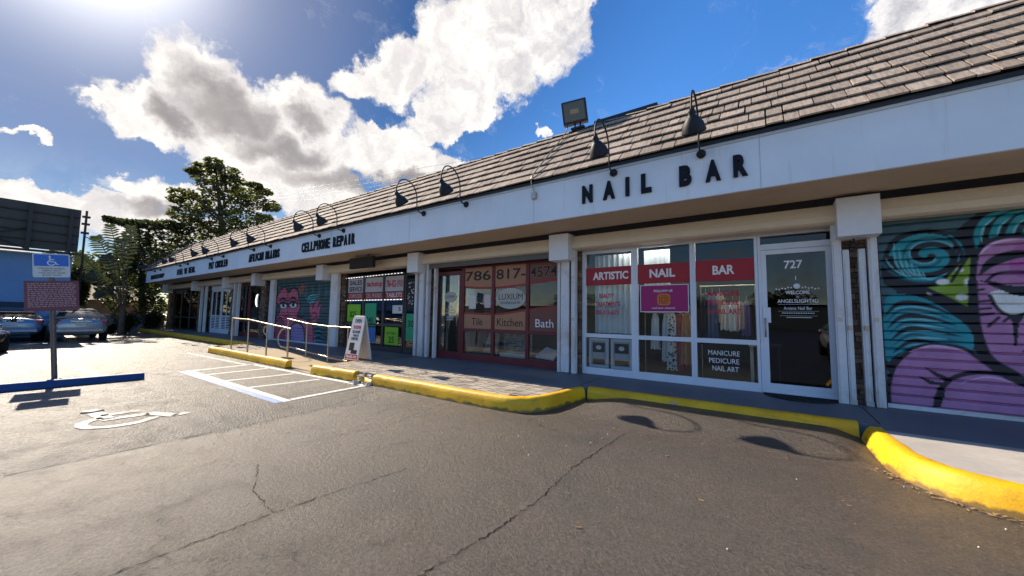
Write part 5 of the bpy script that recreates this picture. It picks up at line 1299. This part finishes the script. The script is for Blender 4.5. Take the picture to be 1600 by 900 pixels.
# cars ------------------------------------------------------------------
def make_car(name, label, loc, rotz, paint, L=4.5, roof=1.44, plate_on=True):
    t = thing(name, label, 'car', loc); k = L / 4.6
    def build(nm, mb, m, par=None, bev=0.0): return P(nm, mb, m, par or t, bev)
    t.location = (0, 0, 0)
    N = 20
    def loft(stations, p=3.2):
        vs = []; fs = []
        for x, w, z0, z1 in stations:
            cz, hz = (z0 + z1) / 2, (z1 - z0) / 2
            for i in range(N):
                a = 2 * math.pi * i / N; ca, sa = math.cos(a), math.sin(a)
                vs.append((x * k, w * math.copysign(abs(ca) ** (2 / p), ca) * (1 - .06 * (sa > 0) * sa), cz + hz * math.copysign(abs(sa) ** (2 / p), sa)))
        for s in range(len(stations) - 1):
            for i in range(N): fs.append((s * N + i, s * N + (i + 1) % N, (s + 1) * N + (i + 1) % N, (s + 1) * N + i))
        fs += [tuple(range(N)), tuple(range(len(stations) * N - N, len(stations) * N))]
        return MB().add(vs, fs, 0, True)
    body = loft([(-2.30, .62, .45, .78), (-2.27, .74, .36, .92), (-2.15, .82, .28, 1.0), (-1.7, .87, .24, 1.02), (-.9, .89, .22, 1.0), (0, .9, .22, .98), (1.0, .89, .22, .95), (1.7, .86, .24, .86), (2.1, .80, .28, .74), (2.25, .72, .34, .66), (2.3, .60, .40, .60)])
    bo = build('body', body, paint)
    rw = [(-2.02, 1.0), (-1.62, 1.19), (-1.15, 1.335), (-.70, roof - .03), (-.1, roof), (.3, roof - .03), (.75, 1.22), (1.15, .97)]
    hwb = lambda x: .80 - .05 * abs(x) ; hwt = lambda z: .80 - .28 * (z - 1.0) / .45
    vs = []; n = len(rw)
    for x, z in rw: vs += [(x * k, -hwt(z), z), (x * k, hwt(z), z), (x * k, -.82, .96), (x * k, .82, .96)]
    fs = []
    for i in range(n - 1): a, c = 4 * i, 4 * (i + 1); fs += [(a, a + 1, c + 1, c), (a, c, c + 2, a + 2), (a + 1, a + 3, c + 3, c + 1)]
    build('cabin', MB().add(vs, fs, 0, True), paint)
    gm = MATS.get('car_glass') or mat('car_glass', (.012, .014, .016), .05, .8, var=.05)
    def pane(idx, nm):
        v = []
        for i in idx:
            x, z = rw[i]; j0 = max(i - 1, 0); j1 = min(i + 1, n - 1); tn = Vector((rw[j1][0] - rw[j0][0], 0, rw[j1][1] - rw[j0][1])).normalized(); nn = Vector((-tn.z, 0, tn.x)) * .012
            v += [Vector((x * k, -hwt(z) + .06, z)) + nn, Vector((x * k, hwt(z) - .06, z)) + nn]
        build(nm, MB().add(v, [(2 * i, 2 * i + 1, 2 * i + 3, 2 * i + 2) for i in range(len(idx) - 1)], 0, True), gm)
    pane([0, 1, 2, 3], 'rear_window'); pane([5, 6, 7], 'windscreen')
    for s in (-1, 1):
        q = [(-1.35, 1.03), (-.95, 1.30), (-.3, 1.36), (.25, 1.33), (.85, 1.03)]
        f = lambda x, z: Vector((x * k, s * (hwt(z) + (.82 - .80) + .018 + (.0 if z > 1.1 else .008)), z))
        build('side_window', MB().add([f(*p_) for p_ in q], [(0, 1, 2, 3, 4)]), gm)
        build('mirror', MB().lathe([(-.07, .0), (-.06, .05), (0, .075), (.06, .06), (.075, 0)], (.80 * k, s * 1.0, 1.02), (.3, 1, .05), 10).tube([(.8 * k, s * .86, .98), (.8 * k, s * .96, 1.01)], .02, 6), paint)
        build('tail_light', MB().obox((-2.20 * k, s * .68, .86), (.06, s * .03, .01), (-.03, s * .13, 0), (.02, 0, .075)), mat('tail_lens', (.30, .012, .012), .15, .6), None, .02)
        build('headlight', MB().obox((2.12 * k, s * .62, .66), (.07, -s * .05, 0), (.03, s * .13, 0), (0, 0, .06)), mat('head_lens', (.6, .62, .64), .1, .7), None, .02)
        for x in (-1.35, 1.42):
            w = build('wheel', MB().lathe([(-.11, .20), (-.11, .30), (-.08, .33), (.08, .33), (.11, .30), (.11, .20)], (x * k, s * .80, .33), (0, s, 0), 24), M['tyre'])
            build('rim', MB().lathe([(.085, .20), (.09, .19), (.06, .12), (.07, .04), (.07, 0)], (x * k, s * .80, .33), (0, s, 0), 20), mat('rim_metal', (.4, .4, .42), .3, metal=.8), w)
    build('bumper', MB().box(-2.325 * k, -2.22 * k, -.70, .70, .40, .56), paint, None, .04)
    build('bumper', MB().box(2.2 * k, 2.32 * k, -.66, .66, .36, .50), paint, None, .04)
    if plate_on: build('number_plate', bx(-2.335 * k, -2.315 * k, -.16, .16, .70, .84), M['cardw'], None, .004)
    build('trunk_trim', bx(-2.315 * k, -2.25 * k, -.30, .30, .875, .90), mat('chrome', (.6, .6, .6), .2, metal=.9))
    t.location = loc; t.rotation_euler.z = rotz
    return t
carp = lambda nm, c: mat(nm, c, .25, .6, metal=.3, var=.03, coat=.6)
make_car('parked_car', 'silver sedan seen from behind, sun glinting on its rear window', (-27.0, 2.50, 0), math.pi, carp('silver_paint', (.30, .31, .33)))
make_car('parked_car', 'pale blue car parked in the shade behind the sign post', (-27.7, .70, 0), math.pi, carp('pale_blue_paint', (.16, .25, .36)))
make_car('parked_car', 'black car at the left edge with only its nose in view', (-21.6, -.42, 0), 0.04, carp('black_car_paint', (.012, .013, .016)))

# ------------------------------------------------------------------ left background
t = thing('blue_building', 'blue painted flat roofed building at the left behind the parked cars', 'building', (-32, 0, 0))
M['bluewall'] = mat('blue_render', (.16, .27, .45), .75, .3, var=.10, vs=.5, bump=.15, bs=20, stain=((.10, .16, .26), .35))
P('wall', bx(-38.5, -30.2, -14, 2.52, 0, 4.14), M['bluewall'], t)
P('parapet', bx(-38.6, -30.14, -14.05, 2.57, 4.14, 4.20), mat('pale_coping', (.55, .55, .55), .7), t)
P('dark_band', bx(-30.2, -30.0, -14, 1.45, 1.25, 1.72), mat('navy_band', (.02, .035, .06), .7), t)  # navy band standing slightly proud along the blue wall
t = thing('billboard', 'dark back of a large billboard with steel framing above the blue building', 'billboard', (-31.0, -2, 4.3))
BX = -29.9
P('panel', bx(BX - .10, BX, -12, 2.64, 4.40, 6.66), mat('billboard_back', (.070, .060, .050), .7, .3, var=.2, vs=.8), t)
for z in (4.8, 5.25, 5.7, 6.2): P('stringer', bx(BX, BX + .10, -12, 2.62, z, z + .07), mat('weathered_steel', (.040, .033, .028), .7, var=.2), t)
for y in (-10, -7, -4, -1.2, .95, 2.25): P('upright', bx(BX + .10, BX + .22, y, y + .14, 4.22, 6.62), mat('weathered_steel', (.040, .033, .028), .7), t)
for y0, y1 in ((-1.2, .95), (.95, -1.2)): P('brace', MB().tube([(BX + .16, y0, 4.35), (BX + .16, y1, 5.4)], .035, 6), mat('weathered_steel', (.040, .033, .028), .7), t)
P('catwalk', bx(BX - .1, BX + .5, -12, 2.64, 4.24, 4.30), mat('weathered_steel', (.040, .033, .028), .7), t)
t = thing('utility_pole', 'thin steel pole with clamps beside the billboard edge', 'pole', (-31.2, 2.95, 0))
P('shaft', MB().tube([(-31.2, 2.95, 0), (-31.2, 2.95, 6.9)], .05, 8), mat('weathered_steel', (.040, .033, .028), .7), t)
for z in (5.6, 6.1, 6.5): P('clamp', bx(-31.3, -31.1, 2.8, 3.1, z, z + .1), mat('weathered_steel', (.040, .033, .028), .7), t)
tag(MB().tube(smooth([(-31.2, 2.95, 5.45), (-33, 4.4, 5.25), (-36, 7, 5.3)], 6), .025, 6).build('service_cable', M['black']), 'short dark cable running from the thin pole into the palm', 'cable')
t = thing('brown_house', 'low brown house with a flat eave behind the silver car', 'house', (-40, 4, 0))
P('wall', bx(-46, -39.5, 2.9, 7.2, 0, 2.1), mat('ochre_render', (.34, .20, .11), .85), t); P('roof', MB().prism([(-46.4, 2.7, 2.1), (-39.2, 2.7, 2.1), (-42.8, 2.7, 3.3)], (0, 4.8, 0)), mat('rust_roof', (.10, .05, .035), .8, var=.3), t)
t = thing('garden_wall', 'low grey block wall behind the shrub at the end of the lot', 'wall', (-34.6, 6, 0))
P('masonry', bx(-34.9, -34.7, 3.9, 7.3, 0, 1.05), mat('grey_block', (.22, .23, .23), .85, var=.2, bump=.3), t); P('coping', bx(-34.95, -34.65, 3.88, 7.32, 1.052, 1.12), M['concrete'], t)

def clump(mb, c, r, n, size, flat=0.5):
    c = Vector(c)
    for i in range(n):
        while True:
            q = Vector((random.uniform(-1, 1), random.uniform(-1, 1), random.uniform(-1, 1)))
            if q.length < 1: break
        if q.length < .55 and random.random() < .6: q = q.normalized() * random.uniform(.6, 1)
        p = c + Vector((q.x * r[0], q.y * r[1], q.z * r[2]))
        s = size * random.uniform(.6, 1.3)
        a = Vector((random.gauss(0, 1), random.gauss(0, 1), random.gauss(0, flat))).normalized()
        b_ = a.cross(Vector((random.gauss(0, .5), random.gauss(0, .5), 1))).normalized(); nn = a.cross(b_) * s * .16
        mb.add([p - a * s * .5, p - b_ * s * .28 - nn, p + a * s * .5, p + b_ * s * .28 - nn], [(0, 1, 2, 3)])
def limb(mb, p0, p1, r0, r1, bend=.12):
    p0, p1 = Vector(p0), Vector(p1); L = (p1 - p0).length; pts = []
    for i in range(6):
        t_ = i / 5; pts.append(p0.lerp(p1, t_) + Vector((random.gauss(0, bend), random.gauss(0, bend), 0)) * math.sin(math.pi * t_) * L * .15 + Vector((0, 0, math.sin(math.pi * t_) * L * .06)))
    mb.tube(pts, [r0 + (r1 - r0) * i / 5 for i in range(6)], 7)
# tiered almond tree beyond the end of the mall
AX = -41.0
t = thing('almond_tree', 'tall tiered broadleaf tree rising behind the far end of the roof', 'tree', (AX, 12.4, 0))
pads = []
def pad(px, py, rx, ry, dx=0, dens=1.0):
    c = on_x(px, py, AX + dx); e = on_x(px + rx, py, AX + dx); f = on_x(px, py - ry, AX + dx)
    pads.append((c, (abs(e.y - c.y) * 1.0, abs(e.y - c.y), abs(f.z - c.z)), dens))
for a in ((335, 254, 17, 7), (318, 262, 22, 6), (352, 268, 26, 7, 1), (325, 279, 30, 8, -1), (300, 268, 12, 4), (365, 283, 22, 7, 1), (345, 296, 40, 10), (398, 290, 14, 4, 1), (385, 303, 26, 8, -1), (412, 300, 16, 5, 1),
          (288, 303, 26, 7, 1), (275, 312, 15, 6), (308, 320, 30, 12, -1), (350, 318, 44, 14), (402, 318, 34, 9, 1), (425, 325, 14, 7), (290, 335, 30, 14, 1), (335, 345, 45, 18), (385, 340, 36, 12, 1), (415, 343, 16, 7), (310, 365, 46, 22), (360, 368, 50, 22, 1), (400, 362, 30, 14), (330, 400, 60, 25), (385, 390, 40, 20)): pad(*a)
mb = MB()
for c, r, dn in pads: clump(mb, c, r, int(120 + 75 * r[1] * r[1] + 60 * r[1]), .36, .35)
P('crown', mb, M['leaf'], t)
mb = MB(); mb.tube([(AX, 12.4, 0), (AX, 12.3, 4), (AX + .1, 12.0, 9), (AX, 11.2, 14.6)], [.42, .34, .22, .05], 9)
for c, r, dn in pads[::2]: limb(mb, (AX, 12.4 - .02 * c.z, max(3.5, c.z - 1.6)), c, .13, .03)
P('trunk', mb, M['wood'], t)
# broad low tree before the end wall
BX2 = -37.0
t = thing('broad_tree', 'wide dense dark tree between the palm and the fascia end', 'tree', (BX2, 6.6, 0))
pads = []; AXs = AX; AX = BX2
for a in ((180, 345, 22, 5), (205, 350, 26, 7, .5), (235, 352, 26, 8), (262, 352, 22, 9, -.5), (168, 340, 8, 2), (285, 358, 22, 10, -1), (215, 372, 26, 14, .6), (250, 378, 32, 18), (285, 385, 26, 18, -1.5), (230, 405, 40, 20, .5), (262, 410, 30, 18, -1), (240, 440, 30, 18), (215, 425, 24, 20, .8), (215, 460, 26, 20, 1), (240, 478, 24, 18, 1), (185, 420, 24, 26, 1.5), (180, 465, 26, 24, 2), (205, 400, 24, 22, 1)): pad(*a)
AX = AXs
mb = MB()
for c, r, dn in pads: clump(mb, c, r, int(140 + 230 * r[1] * r[1] + 90 * r[1]), .30, .4)
P('crown', mb, M['leaf2'], t)
mb = MB().tube([(BX2, 6.6, 0), (BX2, 6.5, 2), (BX2 + .2, 6.3, 4.5)], [.26, .2, .12], 8)
for c, r, dn in pads[::2]: limb(mb, (BX2, 6.5, max(1.2, c.z - 1.5)), c, .09, .02)
P('trunk', mb, M['wood'], t)
# fan palm with split leaves (traveller's palm habit)
t = thing('fan_palm', 'tall palm with arching split fronds beside the blue building', 'palm', (-30.6, 4.6, 0))
FX = -30.6
base = Vector((FX, 4.62, 1.4))
fr_px = [(172, 350, .2), (150, 368, 0), (166, 398, .5), (121, 398, -.3), (205, 352, 0), (188, 372, .6), (140, 425, .6), (150, 455, .5)]
fm = MB(); st = MB()
for px, py, dx in fr_px:
    e = on_x(px, py, FX + dx); mid = base.lerp(e, .55) + Vector((dx * .3, 0, .32 + .1 * (e.z - base.z) * .4))
    pts = [Vector(p_) for p_ in smooth([tuple(base + Vector((random.gauss(0, .05), random.gauss(0, .08), random.uniform(-.2, .3)))), tuple(mid), tuple(e)], 12)]
    st.tube(pts, [.035 * (1 - .8 * i / len(pts)) for i in range(len(pts))], 5)
    for i in range(int(len(pts) * .38), len(pts) - 1):
        tt = (pts[i + 1] - pts[i]).normalized(); f = (i / len(pts) - .38) / .62; ln = .36 * math.sin(math.pi * min(1, f * .85 + .12)) + .10
        for s in (-1, 1):
            sdv = tt.cross(Vector((1, .15 * s, .1))).normalized() * s
            for q in range(1):
                o = pts[i].lerp(pts[i + 1], q / 2); tip = o + sdv * ln * random.uniform(.75, 1.1) + tt * ln * .55 + Vector((random.gauss(0, .05), 0, -ln * .35)); wv_ = tt * .045
                fm.add([o - wv_, o + wv_, o.lerp(tip, .6) + wv_ * 1.1 + Vector((0, 0, .03)), tip, o.lerp(tip, .6) - wv_ * 1.1 + Vector((0, 0, .03))], [(0, 1, 2, 3, 4)])
P('fronds', fm, M['palm'], t); P('stem', st.tube([(FX, 4.62, 0), (FX, 4.62, .8), tuple(base)], [.16, .14, .12], 8), M['wood'], t)
# shrubs
def shrub(name, label, x, px, py, rx, ry, m, n=900, size=.16):
    c = on_x(px, py, x); e = on_x(px + rx, py, x); f = on_x(px, py - ry, x); r = (abs(e.y - c.y), abs(e.y - c.y), abs(f.z - c.z))
    t = thing(name, label, 'shrub', (x, c.y, 0)); mb = MB()
    for k in range(7): clump(mb, (c.x + random.uniform(-.5, .5) * r[0], c.y + random.uniform(-.6, .6) * r[1], c.z + random.uniform(-.5, .4) * r[2]), (r[0] * .6, r[1] * .55, r[2] * .6), n // 7, size)
    P('foliage', mb, m, t)
    mb = MB()
    for k in range(5): limb(mb, (x + random.gauss(0, .1), c.y + random.gauss(0, .1), 0), (c.x + random.uniform(-.5, .5) * r[0], c.y + random.uniform(-.6, .6) * r[1], c.z + .3 * r[2]), .03, .008)
    P('stem', mb, M['wood'], t)
shrub('shrub', 'rounded dark green shrub before the low grey wall', -31.6, 198, 502, 24, 22, M['leaf2'], 2200, .14)
shrub('shrub', 'shrub filling the corner beside the ochre end wall', -34.4, 240, 495, 22, 24, M['leaf2'], 1800, .15)
shrub('shrub', 'small low shrub between silver car and rounded shrub', -31.9, 172, 515, 10, 10, M['palm'], 700, .14)
shrub('shrub', 'leafy shrub climbing behind the maroon sign plate', -33.0, 130, 450, 16, 30, M['leaf2'], 1400, .20)
# far tree belt seen past the houses and mirrored in the windows
def far_tree(x, y, h, r, label):
    t = thing('background_tree', label, 'tree', (x, y, 0)); mb = MB()
    for k in range(9): clump(mb, (x + random.uniform(-.6, .6) * r, y + random.uniform(-.6, .6) * r, h * random.uniform(.45, .9)), (r * .55, r * .55, h * .17), 190, .55)
    P('crown', mb, M['leaf2'], t); P('trunk', MB().tube([(x, y, 0), (x, y, h * .6)], [.25, .12], 7), M['wood'], t)
far_tree(-47, 4.5, 7, 2.6, 'darker tree standing behind the low brown house')
far_tree(-50, 9.0, 8, 3.2, 'tree behind the broad tree, left of the tiered tree')
for x, y, h, rr, lb in ((-34, -58, 6, 5, 'bushy tree across the car park, mirrored in the phone shop'), (-22, -60, 7.5, 5, 'tallest tree across the car park, mirrored in the tile shop'), (-10, -57, 5.5, 5, 'low tree across the car park mirrored beside the oval logo'), (2, -60, 7, 5, 'tree across the car park mirrored in the nail bar'), (14, -58, 6.5, 5, 'tree across the car park mirrored in the 727 door'), (26, -60, 7.5, 5, 'tree across the car park at its right end')): far_tree(x, y, h, rr, lb)
t = thing('low_store', 'long low store across the car park seen only mirrored in the glass', 'building', (0, -28, 0))
P('wall', bx(-60, 60, -56, -50, 0, 3.2), M['taupe'], t); P('roof', bx(-60.4, 60.4, -56.4, -49.6, 3.2, 3.5), M['dark'], t)
make_car('parked_car', 'white car beside the camera, mirrored in the 727 door', (2.5, -3.4, 0), math.pi / 2, carp('white_car_paint', (.75, .75, .75)))
t = thing('hedge', 'tall dark hedge closing the view behind the low houses', 'hedge', (-52, 8, 0)); mb = MB()
for k in range(34): clump(mb, (-52 + random.uniform(-1, 1), -16 + k * 1.25, random.uniform(1.2, 3.2)), (1.3, 1.4, 1.6), 150, .5)
P('foliage', mb, M['leaf2'], t); P('stem', MB().tube([(-52, -16, .6), (-52, 5, .5), (-52, 26, .6)], .12, 6), M['wood'], t)
# overhead cables
for k, (y0, z0) in enumerate(((286, 0), (292, 0), (297, 0), (303, 0))):
    a = on_y(430, y0 + 13, 26); c = on_y(660, y0 - 24 + 3 * k, 26)
    pts = [tuple(a.lerp(c, i / 12) - Vector((0, 0, .25 * math.sin(math.pi * i / 12)))) for i in range(13)]
    dr = (c - a).normalized()
    tag(MB().tube([tuple(a - dr * 12)] + pts + [tuple(c + dr * 20)], .014, 5).build('overhead_cable', M['black']), 'thin overhead cable crossing the sky behind the roof ridge', 'cable', 'overhead cables')
